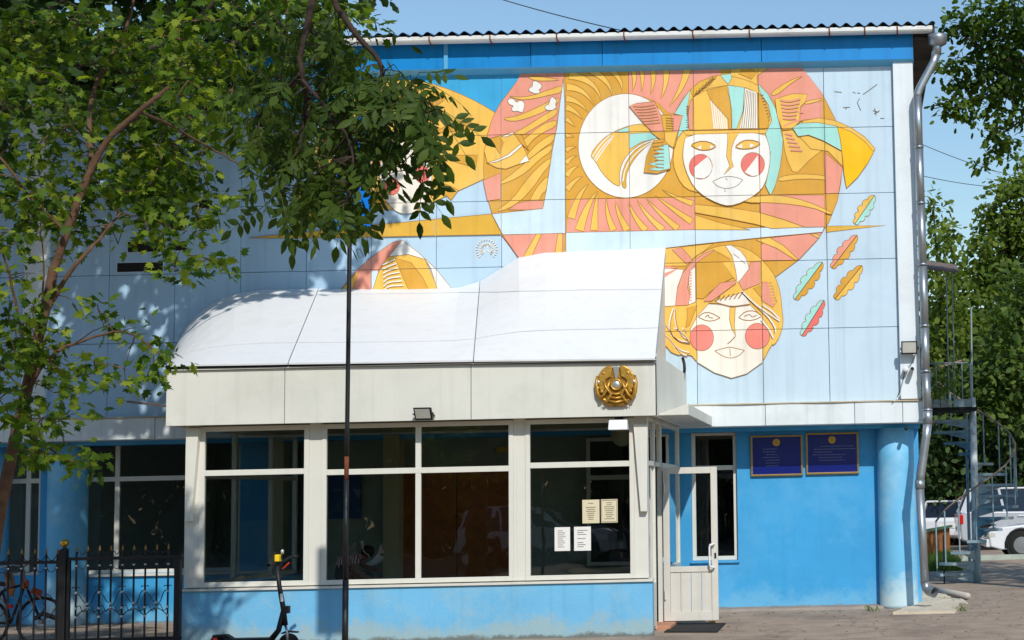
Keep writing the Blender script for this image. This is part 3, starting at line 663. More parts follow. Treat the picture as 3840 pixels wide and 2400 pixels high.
shape('feather_part', 'teal', ZA, [(1850,800),(1880,802),(1895,1008),(1800,1030),(1700,1020),(1790,990),(1700,970),(1800,940),(1740,900),(1810,880),(1760,850),(1830,840),(1780,815)])
lines('feather_line', ZA, [[(1740+4*i,790+30*i),(1840,780+32*i)] for i in range(8)], 'd', .013, 0)
shape('bow', 'yellow', ZBB, [(1178,402),(1330,355),(1462,360),(1440,430),(1400,470),(1392,600),(1330,662),(1242,668),(1200,560)])
shape('bow_tail', 'yellow', ZBB, [(1240,682),(1330,670),(1400,735),(1490,832),(1600,838),(1480,930),(1375,1040),(1330,1032),(1290,948),(1262,850)])
lines('bow_line', ZBB, [[(1225+4*i,410+32*i),(1300,425+30*i),(1400-8*i,400+34*i)] for i in range(6)]+[[(1262+12*i,700+36*i),(1330+22*i,715+34*i)] for i in range(5)]+[[(1255,640),(1330,600),(1425,580)],[(1380,520),(1425,515)]], 'pink', .026, 1)
lines('bow_line', ZBB, [[(1225+4*i,420+32*i),(1300,437+30*i),(1400-8*i,412+34*i)] for i in range(6)]+[[(1262+12*i,710+36*i),(1330+22*i,725+34*i)] for i in range(5)], 'd', .010, 1, .0012)
shape('horn_rim', 'yellow', ZBB, [(1420,590),(1560,565),(1710,590),(1840,650),(1960,730),(2052,832),(1960,980),(1850,690),(1720,640),(1560,612),(1420,618)], 0)
shape('horn', 'teal', ZBB, [(1330,652),(1400,612),(1550,606),(1720,640),(1745,750),(1757,852),(1600,765),(1470,715),(1380,728)])
shape('horn_lower_band', 'yellow', ZBB, [(1392,728),(1470,718),(1600,770),(1758,858),(1767,985),(1640,855),(1490,835)])  # yellow mural band below the horn
shape('beak', 'gold', ZBB, [(1722,642),(1850,690),(1960,772),(2038,862),(1985,960),(1900,1080),(1802,1176),(1780,1050),(1766,900),(1747,750)])
shape('eye', 'yellow', ZBB, [(440,803),(520,770),(600,775),(672,815),(620,845),(540,852),(480,832)], 1, 'd', .016); shape('eye_corner', 'white', ZBB, [(500,830),(535,806),(535,842)], line=None); shape('eye_corner', 'white', ZBB, [(612,806),(650,820),(614,838)], line=None)
shape('eye', 'yellow', ZBB, [(825,822),(890,770),(960,758),(1062,785),(1000,832),(920,840),(870,838)], 1, 'd', .016); shape('eye_corner', 'white', ZBB, [(845,822),(890,795),(892,832)], line=None); shape('eye_corner', 'white', ZBB, [(958,790),(1005,805),(960,828)], line=None)
shape('cheek', 'red', ZBB, circ(532,992,100,108)); shape('cheek_patch', 'white', ZBB, [(592,905),(625,960),(632,1010),(610,1060),(560,1095),(475,1088),(475,1000)], line=None)
shape('cheek', 'red', ZBB, circ(985,973,102,104)); shape('cheek_patch', 'white', ZBB, [(1030,893),(1034,1066),(980,1075),(915,1042)], line=None)
lines('mouth', ZBB, [[(635,1120),(730,1076),(830,1080),(897,1106)],[(635,1122),(680,1167),(760,1187),(850,1162),(897,1108)],[(745,1090),(765,1110)],[(740,1190),(745,1212)]], 'g', .010)
# lower disc and second face
shape('sun_field', 'pink', ZC, [(1057,275),(1160,212),(1590,168),(1540,240),(1382,408),(1060,412)])
shape('sun_ray', 'yellow', ZC, [(1010,232),(1130,213),(1250,280),(1384,406),(1355,408),(1200,310)]); shape('sun_ray', 'yellow', ZC, [(1490,185),(1540,180),(1570,205),(1555,218)])
shape('sun_ray', 'yellow', ZC, [(200,310),(480,282),(640,265),(560,330),(480,380),(400,460),(180,460)])
shape('sun_field', 'pink', ZC, [(280,318),(368,300),(462,412),(402,440)])
shape('headscarf', 'yellow', ZC, [(300,810),(330,640),(390,490),(480,380),(620,305),(740,275),(880,290),(1000,345),(1100,440),(1180,550),(1225,690),(1240,850),(1252,960),(1222,1070),(1172,1152),(1150,1140),(1070,1300),(930,1400),(800,1438),(650,1390),(500,1300),(440,1225),(300,1242),(200,1125),(150,1050),(165,900),(180,820)], 1)
shape('scarf_tail', 'white', ZC, [(150,500),(230,480),(382,492),(330,640),(310,806),(150,818)]); shape('scarf_tail', 'pink', ZC, [(150,560),(225,520),(335,482),(225,555),(150,640)], line=None); shape('scarf_tail', 'pink', ZC, [(150,470),(260,462),(330,478),(150,492)], line=None)
shape('scarf_fold', 'pink', ZC, [(310,806),(325,670),(370,530),(450,430),(560,350),(650,315),(600,390),(480,455),(430,540),(415,650),(440,720),(422,802)])
shape('scarf_fold', 'white', ZC, [(440,500),(484,468),(487,772),(425,797),(440,700),(425,600)]); lines('scarf_fringe', ZC, [[(425+(i%2)*12,500+24*i),(452,492+24*i)] for i in range(12)], 'pink', .02, 0)
shape('scarf_fold', 'ochre', ZC, [(492,436),(650,325),(780,400),(830,560),(810,566),(700,620),(610,690),(553,747),(492,742)])
shape('scarf_fold', 'yellow', ZC, [(660,330),(742,290),(790,370),(812,405),(720,360)], line=None); shape('scarf_fold', 'yellow', ZC, [(722,432),(815,415),(838,590)], line=None)
shape('scarf_fold', 'white', ZC, [(745,283),(800,280),(880,330),(930,400),(952,482),(900,560),(850,607),(836,500),(802,370)]); lines('scarf_line', ZC, [[(815,355),(870,395)],[(880,410),(920,440)]], 'g', .01, 0)
shape('scarf_fold', 'pink', ZC, [(826,588),(700,610),(620,690),(558,772),(632,764),(838,612)]); shape('scarf_fold', 'pink', ZC, [(862,602),(952,486),(962,428),(1050,422),(1050,612),(900,672)])
shape('scarf_fold', 'pink', ZC, [(1065,602),(1130,600),(1160,650),(1172,720),(1192,770),(1160,822),(1060,762)]); lines('scarf_fringe', ZC, [[(1110+6*i,600+26*i),(1150+5*i,598+26*i)] for i in range(8)], 'yellow', .024, 0)
shape('scarf_fold', 'ochre', ZC, [(990,655),(1050,628),(1055,735)])
shape('face', 'cream', ZC, [(600,790),(700,790),(800,818),(960,797),(1060,900),(1122,1000),(1132,1080),(1070,1170),(1070,1300),(930,1400),(800,1438),(650,1390),(500,1300),(500,1205),(440,1120),(440,1010),(500,900)])
shape('fringe', 'cream', ZC, [(650,765),(730,742),(820,715),(895,690),(962,790),(800,815),(690,785)], line='d'); lines('fringe_line', ZC, [[(660+40*i,770-5*i),(700+40*i,725-8*i)] for i in range(6)]+[[(600,785),(700,790),(800,818),(960,797)]], 'd', .014, 1)
shape('scarf_fold', 'ochre', ZC, [(410,830),(500,805),(430,980),(400,1000),(415,900)])
for q in ([(890,680),(1000,790),(1130,880),(1220,940)],[(900,690),(1010,800),(1120,900),(1185,1000),(1180,1040)],[(1060,930),(1120,1000),(1165,1090)],[(1070,800),(1150,850),(1215,920)]):
    lines('hair_strand', ZC, [q], 'white', .02, 2); lines('hair_strand', ZC, [[(x-8,y+8) for x,y in q]], 'd', .011, 2, .0012)
for q in ([(290,830),(260,930),(255,1030),(330,1120),(430,1135)],[(300,830),(310,960),(350,1060),(430,1120)],[(175,920),(250,1010),(300,1100),(430,1130)],[(165,1010),(250,1090),(330,1190),(430,1215)],[(300,1160),(360,1230),(410,1240)],[(300,1000),(380,1050),(420,1110)],[(370,1000),(400,1040)]):
    lines('hair_strand', ZC, [q], 'white', .02, 2); lines('hair_strand', ZC, [[(x+7,y+9) for x,y in q]], 'd', .011, 2, .0012)
shape('cheek', 'rose', ZC, circ(540,1086,103,113)); shape('cheek', 'rose', ZC, circ(1025,1072,106,112))
shape('nose', 'yellow', ZC, [(785,822),(832,822),(824,980),(834,1072),(802,1010),(782,930)])
lines('nose_line', ZC, [[(832,1074),(800,1110),(765,1140)]], 'd', .012)
lines('eye', ZC, [[(510,905),(560,865),(620,868),(698,912)],[(510,908),(580,940),(640,940),(698,914)],[(570,910),(600,880),(600,910),(640,915)],[(862,910),(920,855),(1000,850),(1055,890)],[(862,912),(910,935),(990,935),(1055,905)],[(910,900),(960,880),(975,910),(1020,890)]], 'd', .013)
lines('mouth', ZC, [[(655,1200),(740,1176),(790,1166),(840,1180),(912,1195)],[(655,1202),(720,1247),(790,1267),(860,1247),(912,1197)],[(785,1180),(788,1245)]], 'd', .010)
# third head at the canopy, snowflake, small mark
shape('hood', 'white', ZE, [(950,235),(1100,350),(1250,490),(1400,680),(1265,690),(1200,480),(1150,402),(1000,358),(830,380)]); shape('hood', 'pink', ZE, [(950,235),(870,252),(700,370),(555,497),(420,660),(380,690),(690,690),(740,500),(830,380)])
shape('hood', 'yellow', ZE, [(575,500),(480,600),(400,690),(510,690)]); shape('hood_lining', 'yellow', ZE, [(830,380),(1000,360),(1152,404),(1275,690),(685,690),(740,520)]); shape('hood_fold', 'ochre', ZE, [(890,390),(1030,432),(1130,560),(1195,690),(1020,690),(960,560)]); shape('hood_patch', 'sky', ZE, [(682,503),(745,503),(690,690),(682,690)])
for i in range(7): lines('hood_line', ZE, [[(780+2*i,450+38*i),(830,430+34*i),(890+12*i,400+38*i)]], 'white', .018, 1); lines('hood_line', ZE, [[(780+2*i,460+38*i),(830,441+34*i),(890+12*i,411+38*i)]], 'd', .012, 1, .0012)
lines('snowflake', ZE, [[(1685+rr0*math.cos(R(a)),315+rr0*math.sin(R(a))),(1685+rr1*math.cos(R(a)),315+rr1*math.sin(R(a)))] for a in range(-225,46,15) for rr0,rr1 in ((40,62),(78,98))]+[[(1685,315),(1655,345)],[(1685,315),(1730,345)],[(1690,300),(1700,270)]], 'cream', .016, 0)
lines('snowflake', ZE, [[(1688+rr0*math.cos(R(a)),322+rr0*math.sin(R(a))),(1688+rr1*math.cos(R(a)),322+rr1*math.sin(R(a)))] for a in range(-225,46,15) for rr0,rr1 in ((40,60),(78,96))], 'k', .007, 0, .0012)
lines('small_mark', ZE, [[(550,315),(580,312),(616,378),(575,392),(550,315)]], 'k', .009, 0)
lines('scratch', ZBB, [[(1695,335),(1760,340)],[(1855,338),(1880,348)],[(1895,345),(1920,350)],[(1945,360),(2070,270)],[(1915,395),(1895,430),(1925,500)],[(1770,475),(1830,470)],[(1800,470),(1795,490)],[(2030,500),(2080,515)],[(2045,480),(2060,540)],[(2040,530),(2090,500)],[(2095,568),(2130,568)]], 'k', .011, 0)
# oak leaves
def oak(reg, base, tip, w, c1, c2):
    b_, t_ = Vector(base), Vector(tip); d = t_-b_; nn = Vector((-d.y, d.x)).normalized()
    prof = [(0,0),(.03,.45),(.12,.5),(.15,.35),(.19,.75),(.30,.85),(.36,.5),(.40,1.0),(.52,1.0),(.58,.55),(.62,.95),(.74,.85),(.79,.45),(.83,.6),(.94,.45),(1,0)]
    for sgn, c in ((1, c1), (-1, c2)):
        shape('oak_leaf', c, reg, smooth([tuple(b_+d*t+nn*w*o_*sgn) for t, o_ in prof], False, 1), 0, 'd', .008)
oak(ZC, (1672,478), (1893,190), -62, 'pink', 'ochre'); oak(ZC, (1350,752), (1592,425), -66, 'teal', 'ochre'); oak(ZC, (1700,748), (1937,455), -64, 'ochre', 'yellow')
oak(ZC, (1410,1068), (1605,757), -62, 'teal', 'red'); oak(ZBB, (1872,1490), (2047,1238), -60, 'yellow', 'teal')
# ================================================================== entrance vestibule
V = thing('entrance_vestibule', (P(1570,2390,YV).x, YV, 0), 'glazed white entrance porch with wavy white roof and blue plinth', 'porch')
VX0, VX1 = P(683,2300,YV).x, P(2449,2300,YV).x
ZSILL = P(1570,2188,YV).z
MB().box(VX0, VX1, YV-.03, YV+.12, -.02, ZSILL-.03).build('plinth', M['base_blue'], V, bevel=.012)
MB().box(VX0, VX0+.12, YV+.12, YW, -.02, ZSILL-.03).build('plinth', M['base_blue'], V)
MB().hexa([(VX0-.01,YV-.06,ZSILL-.035),(VX1+.01,YV-.06,ZSILL-.035),(VX1+.01,YV+.1,ZSILL-.028),(VX0-.01,YV+.1,ZSILL-.028),(VX0-.01,YV-.06,ZSILL-.018),(VX1+.01,YV-.06,ZSILL-.018),(VX1+.01,YV+.1,ZSILL+.004),(VX0-.01,YV+.1,ZSILL+.004)]).build('sill', M['pvc_bright'], V)
ZW0, ZW1 = ZSILL+.006, P(1570,1583,YV).z
def vx(px): return P(px, 1900, YV).x
ZT = P(1400,1767,YV).z
window(V, vx(746), vx(1157), ZW0, ZW1, YV, trans=(P(950,1771,YV).z,), fw=.062, gm='glass')
window(V, vx(1205), vx(1925), ZW0, ZW1, YV, mull=(vx(1567),), trans=(P(1567,1764,YV).z,), fw=.058, gm='glass')
window(V, vx(1970), vx(2379), ZW0, ZW1, YV, trans=(P(2170,1742,YV).z,), fw=.058, gm='glass')
for a, b in ((691,746),(1157,1205),(1925,1970),(2379,2430)):
    MB().box(vx(a), vx(b)-.002, YV+.012, YV+.1, ZW0, ZW1+.05).build('post', M['pvc'], V, bevel=.004)
# tapered corner casings
def fin(x0t, x1t, x0b, x1b, yt, yb, Y0, Y1):
    a, b, c, d = P(x0t,yt,Y0), P(x1t,yt,Y0), P(x1b,yb,Y0), P(x0b,yb,Y0)
    MB().prism([(a.x,a.z),(b.x,b.z),(c.x,c.z),(d.x,d.z)], Y0, Y1).build('corner_casing', M['pvc'], V, bevel=.004)
fin(698,745,692,716,1605,1955,YV-.07,YV+.011); fin(2375,2428,2402,2426,1590,1918,YV-.07,YV+.011)
# fascia
YFA = 19.78
ZFA0, ZFA1 = P(1540,1578,YFA).z, P(1540,1372,YFA).z
fxs = [P(q,1480,YFA).x for q in (622,1067,1766,2459)]
for a, b in zip(fxs[:-1], fxs[1:]): MB().box(a+.004, b-.004, YFA, YFA+.06, ZFA0, ZFA1).build('fascia_panel', M['cladding'], V, bevel=.004)
MB().box(fxs[0], fxs[-1], YFA+.02, YFA+.10, ZFA0+.01, ZFA1+.05).build('fascia_backing', M['dark'], V)
for y0, y1 in ((YFA+.104, 21.7), (21.705, YF-.005)): MB().box(fxs[-1]-.06, fxs[-1], y0, y1, ZFA0, ZFA1+.10).build('fascia_panel', M['cladding'], V, bevel=.004)
MB().box(fxs[0], fxs[0]+.06, YFA+.104, YF-.005, ZFA0, ZFA1+.05).build('fascia_panel', M['cladding'], V, bevel=.004)
MB().box(fxs[0]+.06, fxs[-1]-.06, YFA+.104, YF+.38, ZFA0+.02, ZFA0+.05).build('ceiling', M['interior'], V)
MB().box(fxs[0]-.01, fxs[-1]+.01, YFA-.035, YFA+.03, ZFA1+.004, ZFA1+.016).build('drip_edge', M['pvc_bright'], V)
# wavy roof: ruled from the straight eave to the curve on the facade
YE = 19.7
Fp = [(624,1369),(640,1369),(656,1368),(680,1368),(720,1367),(780,1366),(870,1365),(980,1363),(1080,1361),(1230,1359),(1380,1357),(1520,1355),(1620,1353),(1690,1352),(1775,1351),(1850,1350),(1950,1349),(2060,1348),(2200,1346),(2330,1345),(2458,1343)]
Bp = [(630,1362),(650,1318),(672,1275),(700,1228),(740,1180),(800,1135),(885,1100),(990,1085),(1195,1082),(1330,1084),(1450,1085),(1560,1084),(1650,1082),(1720,1078),(1800,1055),(1876,1008),(1945,965),(2040,947),(2180,942),(2330,936),(2497,928)]
FF = [P(x,y,YE) for x,y in Fp]; BBk = [P(x,y,YF-.01) for x,y in Bp]
tU = [.95]*12+[.94,.93,.90,.82,.70,.66,.64,.63,.62]
def rp(i, t): return FF[i].lerp(BBk[i], t)
def pixel(w):
    d = CROT.transposed() @ (Vector(w)-Vector((0,0,CAMH))); return CX+FPX*d.x/-d.z, CY-FPX*d.y/-d.z
for i in range(len(Fp)):                                   # the upper cross seam is bent to follow a straight line in image pixels
    tU[i] = .95
    for k in range(100):
        x_, y_ = pixel(rp(i, k/100))
        if y_ < 1108-(x_-1080)*.0165: tU[i] = max(.45, min(.95, k/100)); break
def patch(i0, i1, ta, tb, name='roof_panel'):
    m = MB(); e = .006; nt_ = 5; idx = list(range(i0, i1+1)); top = []
    for k, i in enumerate(idx):
        for j in range(nt_):
            a, b = ta(i), tb(i); t = a+(b-a)*j/(nt_-1)
            q = rp(i, t)
            if k == 0: q = q + (rp(i+1,t)-q).normalized()*e
            if k == len(idx)-1: q = q + (rp(i-1,t)-q).normalized()*e
            top.append(q)
    m.v = [tuple(q) for q in top] + [tuple(q-Vector((0,-.005,.02))) for q in top]; n_ = len(top)
    for k in range(len(idx)-1):
        for j in range(nt_-1):
            a = k*nt_+j; m.f.append((a, a+nt_, a+nt_+1, a+1)); m.f.append((n_+a, n_+a+1, n_+a+nt_+1, n_+a+nt_)); m.m += [0,0]
    def edge(l):
        for a, b in zip(l[:-1], l[1:]): m.f.append((a, b, n_+b, n_+a)); m.m.append(0)
    K = len(idx); edge([k*nt_ for k in range(K)]); edge([k*nt_+nt_-1 for k in range(K)]); edge(list(range(nt_))); edge([(K-1)*nt_+j for j in range(nt_)])
    o = m.build(name, M['roof_white'], V)
    for pl in o.data.polygons: pl.use_smooth = False
    return o
cs = [0, 8, 14, 20]
for a, b in zip(cs[:-1], cs[1:]):
    patch(a, b, lambda i: 0, lambda i: .235); patch(a, b, lambda i: .243, lambda i: tU[i]-.006); patch(a, b, lambda i: tU[i]+.002, lambda i: 1)
und = MB(); 
for i in range(len(FF)): und.v += [tuple(FF[i]+Vector((0,.05,-.05))), tuple(BBk[i]+Vector((0,0,-.09)))]
for i in range(len(FF)-1): und.f.append((2*i, 2*i+2, 2*i+3, 2*i+1)); und.m.append(0)
ob = und.build('roof_underlay', M['joint'], V, fix=False); md = ob.modifiers.new('s','SOLIDIFY'); md.thickness = .004
# cheek walls closing the roof ends
for i, s in ((0,1),(20,-1)):
    a, b = FF[i], BBk[i]; x = a.x
    MB().add([(a.x+.02*s,a.y+.06,ZFA1+.03),(b.x+.02*s,YF-.012,ZFA1+.03),(b.x+.02*s,YF-.012,b.z-.03),(a.x+.02*s,a.y+.06,a.z-.03)], [(0,1,2,3)]).build('cheek_wall', M['cladding'], V, fix=False).modifiers.new('s','SOLIDIFY').thickness = .02
# door hood
hx0, hx1 = fxs[-1]+.004, P(2582,1535,20.05).x
hz0, hz1 = P(2520,1557,20.05).z, P(2520,1515,20.05).z
h = MB().hexa([(hx0,20.05,hz0),(hx1,20.05,hz0),(hx1,YF-.1,hz0),(hx0,YF-.1,hz0),(hx0,20.05,hz0+.02),(hx1,20.05,hz1),(hx1,YF-.1,hz1),(hx0,YF-.1,hz1)])
h.build('door_hood', M['cladding'], V, bevel=.006)
MB().prism([(hx0-.16,hz0-.002),(hx0-.003,hz0-.002),(hx0-.003,hz1+.01)], 20.02, 20.045).build('door_hood_bracket', M['cladding'], V)
# side wall with the doorway
XSW = VX1-.055
YH = 21.48; ZD1 = P(2590,1752,YH).z
sw = MB()
for y0, y1 in ((YV+.11,YV+.17),(YV+.78,YV+.84),(YH,YH+.07),(YW-.4,YW-.34)): sw.box(XSW-.06, XSW, y0, y1, .02, ZW1+.03)
sw.box(XSW-.06, XSW, YV+.17, YW-.4, ZD1+.01, ZD1+.07); sw.box(XSW-.06, XSW, YV+.17, YW-.4, ZW1-.03, ZW1+.03); sw.box(XSW-.06,XSW,YH+.07,YW-.4,.02,.75); sw.box(XSW-.06,XSW,YV+.17,YV+.78,.06,.62)
side = sw.build('side_frame', M['pvc'], V, bevel=.004)
for y0, y1, z0, z1 in ((YV+.17,YV+.78,.62,ZD1+.01),(YV+.17,YH,ZD1+.07,ZW1-.03),(YH+.07,YW-.4,ZD1+.07,ZW1-.03),(YH+.07,YW-.4,.75,ZD1+.01)):
    MB().add([(XSW-.03,y0,z0),(XSW-.03,y1,z0),(XSW-.03,y1,z1),(XSW-.03,y0,z1)], [(0,1,2,3)]).build('pane', M['glass'], side, fix=False)
MB().box(XSW-.05, P(2533,1800,YW-.3).x, YW-.33, YW-.24, 1.35, ZB0-.05).build('corner_casing', M['pvc'], V, bevel=.004)
# open door leaf
DX0, DX1 = XSW+.02, P(2692,2050,YH).x; DZ0 = P(2590,2330,YH).z+.01; fw = .085
d = MB(); Yd0, Yd1 = YH-.03, YH+.03; zm = P(2590,2132,YH).z
d.box(DX0,DX0+fw,Yd0,Yd1,DZ0,ZD1); d.box(DX1-fw,DX1,Yd0,Yd1,DZ0,ZD1); d.box(DX0+fw,DX1-fw,Yd0+.002,Yd1-.002,ZD1-fw,ZD1); d.box(DX0+fw,DX1-fw,Yd0+.002,Yd1-.002,zm-.045,zm+.03); d.box(DX0+fw,DX1-fw,Yd0+.002,Yd1-.002,DZ0,DZ0+.12)
door = d.build('door', M['pvc_bright'], V, bevel=.004)
MB().add([(DX0+fw-.005,YH,zm+.02),(DX1-fw+.005,YH,zm+.02),(DX1-fw+.005,YH,ZD1-fw+.005),(DX0+fw-.005,YH,ZD1-fw+.005)], [(0,1,2,3)]).build('pane', M['glass_clear'], door, fix=False)
nb = 4
for k in range(nb):
    w_ = (DX1-DX0-2*fw)/nb; MB().box(DX0+fw+k*w_+.003, DX0+fw+(k+1)*w_-.003, YH-.015, YH+.015, DZ0+.12, zm-.045).build('door_board', M['pvc_bright'], door, bevel=.004)
hz = P(2655,2085,YH).z; xh = DX1-.05
MB().tube([(xh,Yd0,hz+.16),(xh,Yd0-.05,hz+.16),(xh-.045,Yd0-.06,hz+.15),(xh-.055,Yd0-.06,hz+.11),(xh-.055,Yd0-.06,hz-.10),(xh-.045,Yd0-.06,hz-.14),(xh,Yd0-.05,hz-.15),(xh,Yd0,hz-.15)], .014, 10).build('handle', M['white_plastic'], door, smooth=True)
MB().box(xh+.005,xh+.03,Yd0-.008,Yd0+.002,hz-.03,hz+.04).build('lock', M['black_plastic'], door)
MB().tube([(DX0+.02,Yd0-.02,.35+.75*0),(DX0+.02,Yd0-.02,.47)], .012, 8).build('hinge', M['pvc'], door); MB().tube([(DX0+.02,Yd0-.02,1.75),(DX0+.02,Yd0-.02,1.87)], .012, 8).build('hinge', M['pvc'], door)
MB().box(XSW-.3, VX1+.12, YV+.80, YH+.25, -.01, .055).build('threshold', M['tile'], V, bevel=.01)
# interior of the porch
MB().box(VX0+.12, XSW-.06, YV+.125, YW-.01, 0, .05).build('floor', pm('porch_floor',(96,88,78),.6,.1), V)
iw = [P(q,1900,YW-.02).x for q in (1070,1440,1495,1925)]
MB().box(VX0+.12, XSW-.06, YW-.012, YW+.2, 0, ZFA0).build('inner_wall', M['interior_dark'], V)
MB().box(P(1440,1900,23.85).x, P(1500,1900,23.85).x, 23.8, YW-.02, .05, ZFA0).build('inner_pillar', M['interior'], V)
MB().box(P(1012,1900,23.85).x, P(1066,1900,23.85).x, 23.8, YW-.02, .05, ZFA0).build('inner_pillar', M['interior'], V)
zd = P(1700,1762,YW).z
for a, b in ((1502,1712),(1716,1925)):
    MB().box(P(a,1900,24.05).x, P(b,1900,24.05).x, 24.03, 24.08, .06, zd).build('inner_door', M['wood_door'], V, bevel=.006)
lw_ = MB(); ly = [YV+.12, 21.45, 22.8, YF+.28]
for y in ly: lw_.box(VX0+.03, VX0+.09, y, y+.06, ZSILL, ZW1+.03)
for z in (ZSILL, ZT-.035, ZW1-.03): lw_.box(VX0+.033, VX0+.087, ly[0]+.06, ly[-1], z, z+.06)
left_side = lw_.build('side_frame', M['pvc'], V, bevel=.004)
for y0, y1 in zip(ly[:-1], ly[1:]):
    for z0, z1 in ((ZSILL+.06, ZT-.035), (ZT+.025, ZW1-.03)): MB().add([(VX0+.06,y0+.06,z0),(VX0+.06,y1,z0),(VX0+.06,y1,z1),(VX0+.06,y0+.06,z1)], [(0,1,2,3)]).build('pane', M['glass_dark'], left_side, fix=False)
window(V, P(2200,1900,24).x, P(2420,1900,24).x, P(2300,2120,24).z, P(2300,1640,24).z, 23.98, trans=(P(2300,1790,24).z,), gm='glass_dark', name='inner_window')
X0,X1,Z0,Z1_ = rect(1225,1780,1345,1945,23.95); MB().box(X0,X1,24.05,24.08,Z0,Z1_).build('notice_board', pm('blue_board',(30,70,120),.5), V)
MB().box(P(1860,1690,24.05).x, P(1915,1690,24.05).x, 24.04, 24.08, P(1880,1696,24.05).z, P(1880,1676,24.05).z).build('yellow_sign', pm('yellow_board',(190,160,60),.6), V)
for x, y in ((-7.6,22),(-5.2,22),(-3.6,22)): MB().tube([(x-.6,y,ZFA0-.05),(x+.6,y,ZFA0-.05)], .018, 8).build('ceiling_tube', M['white_plastic'], V)
MB().box(P(2130,2140,21).x, XSW-.15, 21, 21.4, .75, .79).build('inner_shelf', M['interior'], V)

# ================================================================== things on and around the porch
def floodlight(px0, py0, px1, py1, Y, label, tilt=.10):
    X0,X1,Z0,Z1_ = rect(px0,py0,px1,py1,Y); c = ((X0+X1)/2, Y, (Z0+Z1_)/2)
    T = thing('floodlight', (c[0], Y+.1, c[2]), label, 'floodlight', 'black floodlights')
    t = .018
    body = MB().hexa([(X0,Y+tilt,Z0),(X1,Y+tilt,Z0),(X1,Y+tilt+.05,Z0),(X0,Y+tilt+.05,Z0),(X0,Y,Z1_),(X1,Y,Z1_),(X1,Y+.06,Z1_),(X0,Y+.06,Z1_)]).build('housing', M['black_plastic'], T, bevel=.006)
    s = .14
    MB().hexa([(X0+t,Y+tilt*.88-.004,Z0+t),(X1-t,Y+tilt*.88-.004,Z0+t),(X1-t,Y+tilt*.88+.004,Z0+t),(X0+t,Y+tilt*.88+.004,Z0+t),(X0+t,Y+tilt*.12-.004,Z1_-t),(X1-t,Y+tilt*.12-.004,Z1_-t),(X1-t,Y+tilt*.12+.004,Z1_-t),(X0+t,Y+tilt*.12+.004,Z1_-t)]).build('lens', M['lamp_glass'], T)
    zc = (Z0+Z1_)/2
    MB().tube([(X0-.012,Y+.05,zc),(X0-.012,Y+.16,zc-.02),(X1+.012,Y+.16,zc-.02),(X1+.012,Y+.05,zc)], .008, 6).build('bracket', M['black_plastic'], T)
    MB().lathe((X1+.012,Y+.05,zc), [(.016,-.012),(.016,.012)], 10, axis='X').build('knob', M['black_plastic'], T)
    return T
floodlight(1548,1528,1614,1573,YFA-.18,'black framed floodlight on the white porch fascia')
floodlight(3380,1279,3440,1326,23.2,'black framed floodlight high on the white corner pilaster', .06)
X0,X1,Z0,Z1_ = rect(2283,1574,2352,1612,YV-.2)
T = thing('box_lamp', ((X0+X1)/2, YV-.1, Z0), 'small white box lamp above the notices in the porch window', 'lamp')
MB().hexa([(X0-.006,YV-.24,Z0),(X1+.006,YV-.24,Z0),(X1+.006,YV-.1,Z0),(X0-.006,YV-.1,Z0),(X0,YV-.2,Z1_),(X1,YV-.2,Z1_),(X1,YV-.1,Z1_),(X0,YV-.1,Z1_)]).build('housing', M['white_plastic'], T, bevel=.008)
MB().box((X0+X1)/2-.05,(X0+X1)/2+.05,YV-.12,YV-.06,Z1_+.001,ZFA0+.01).build('bracket', M['black_plastic'], T)
X0,X1,Z0,Z1_ = rect(2296,1618,2372,1665,YV+.12)
tag(MB().lathe(((X0+X1)/2,YV+.12,(Z0+Z1_)/2+.03), [(.14,-.03),(.135,.0),(.10,.03),(.02,.045)], 24, axis='Y').build('ceiling_fixture', M['interior'], smooth=True), 'round beige fixture behind the glass under the box lamp', 'fixture')
# notices on the glass
for (a,b,c,d_,m,lab) in ((2184,1874,2248,1962,'paper_cream','upper cream notice with a paragraph of text, next to the lamp side pillar, inner of the two'),(2254,1872,2316,1960,'paper_cream','upper cream notice with a thin dark border, outer of the two'),
                       (2080,1977,2138,2066,'paper','lower white notice with faint grey text, inner of the two'),(2153,1975,2216,2065,'paper','lower white notice with bold lines of text, outer of the two')):
    X0,X1,Z0,Z1_ = rect(a,b,c,d_,YV+.03)
    lab = {2184:'cream notice in the upper row on the porch window, nearer the middle of the glass',2254:'cream notice with dark border in the upper row, nearer the door',2080:'white notice with faint text in the lower row of the window',2153:'white notice with bold text lines in the lower row of the window'}[a]
    n_ = tag(MB().box(X0,X1,YV+.027,YV+.029,Z0,Z1_).build('paper_notice', M[m]), lab, 'notice', 'paper notices on the porch window')
    q = MB(); w_, h_ = X1-X0, Z1_-Z0; rr = random.Random(a)
    for k in range(9):
        z = Z1_-h_*(.14+.085*k); l = rr.uniform(.3,.62)*w_; x = (X0+X1)/2-l/2 if a in (2184,2254) else X0+w_*.2
        if rr.random() < .85: q.box(x, x+l, YV+.0235, YV+.0245, z-.005, z)
    if a == 2254:
        for bx_ in ((X0+.008,X1-.008,Z0+.01,Z0+.014),(X0+.008,X1-.008,Z1_-.014,Z1_-.01),(X0+.008,X0+.012,Z0+.015,Z1_-.015),(X1-.012,X1-.008,Z0+.015,Z1_-.015)): q.box(bx_[0],bx_[1],YV+.0235,YV+.0245,bx_[2],bx_[3])
    q.build('text_lines', M['ink'], n_)['kind'] = 'stuff'
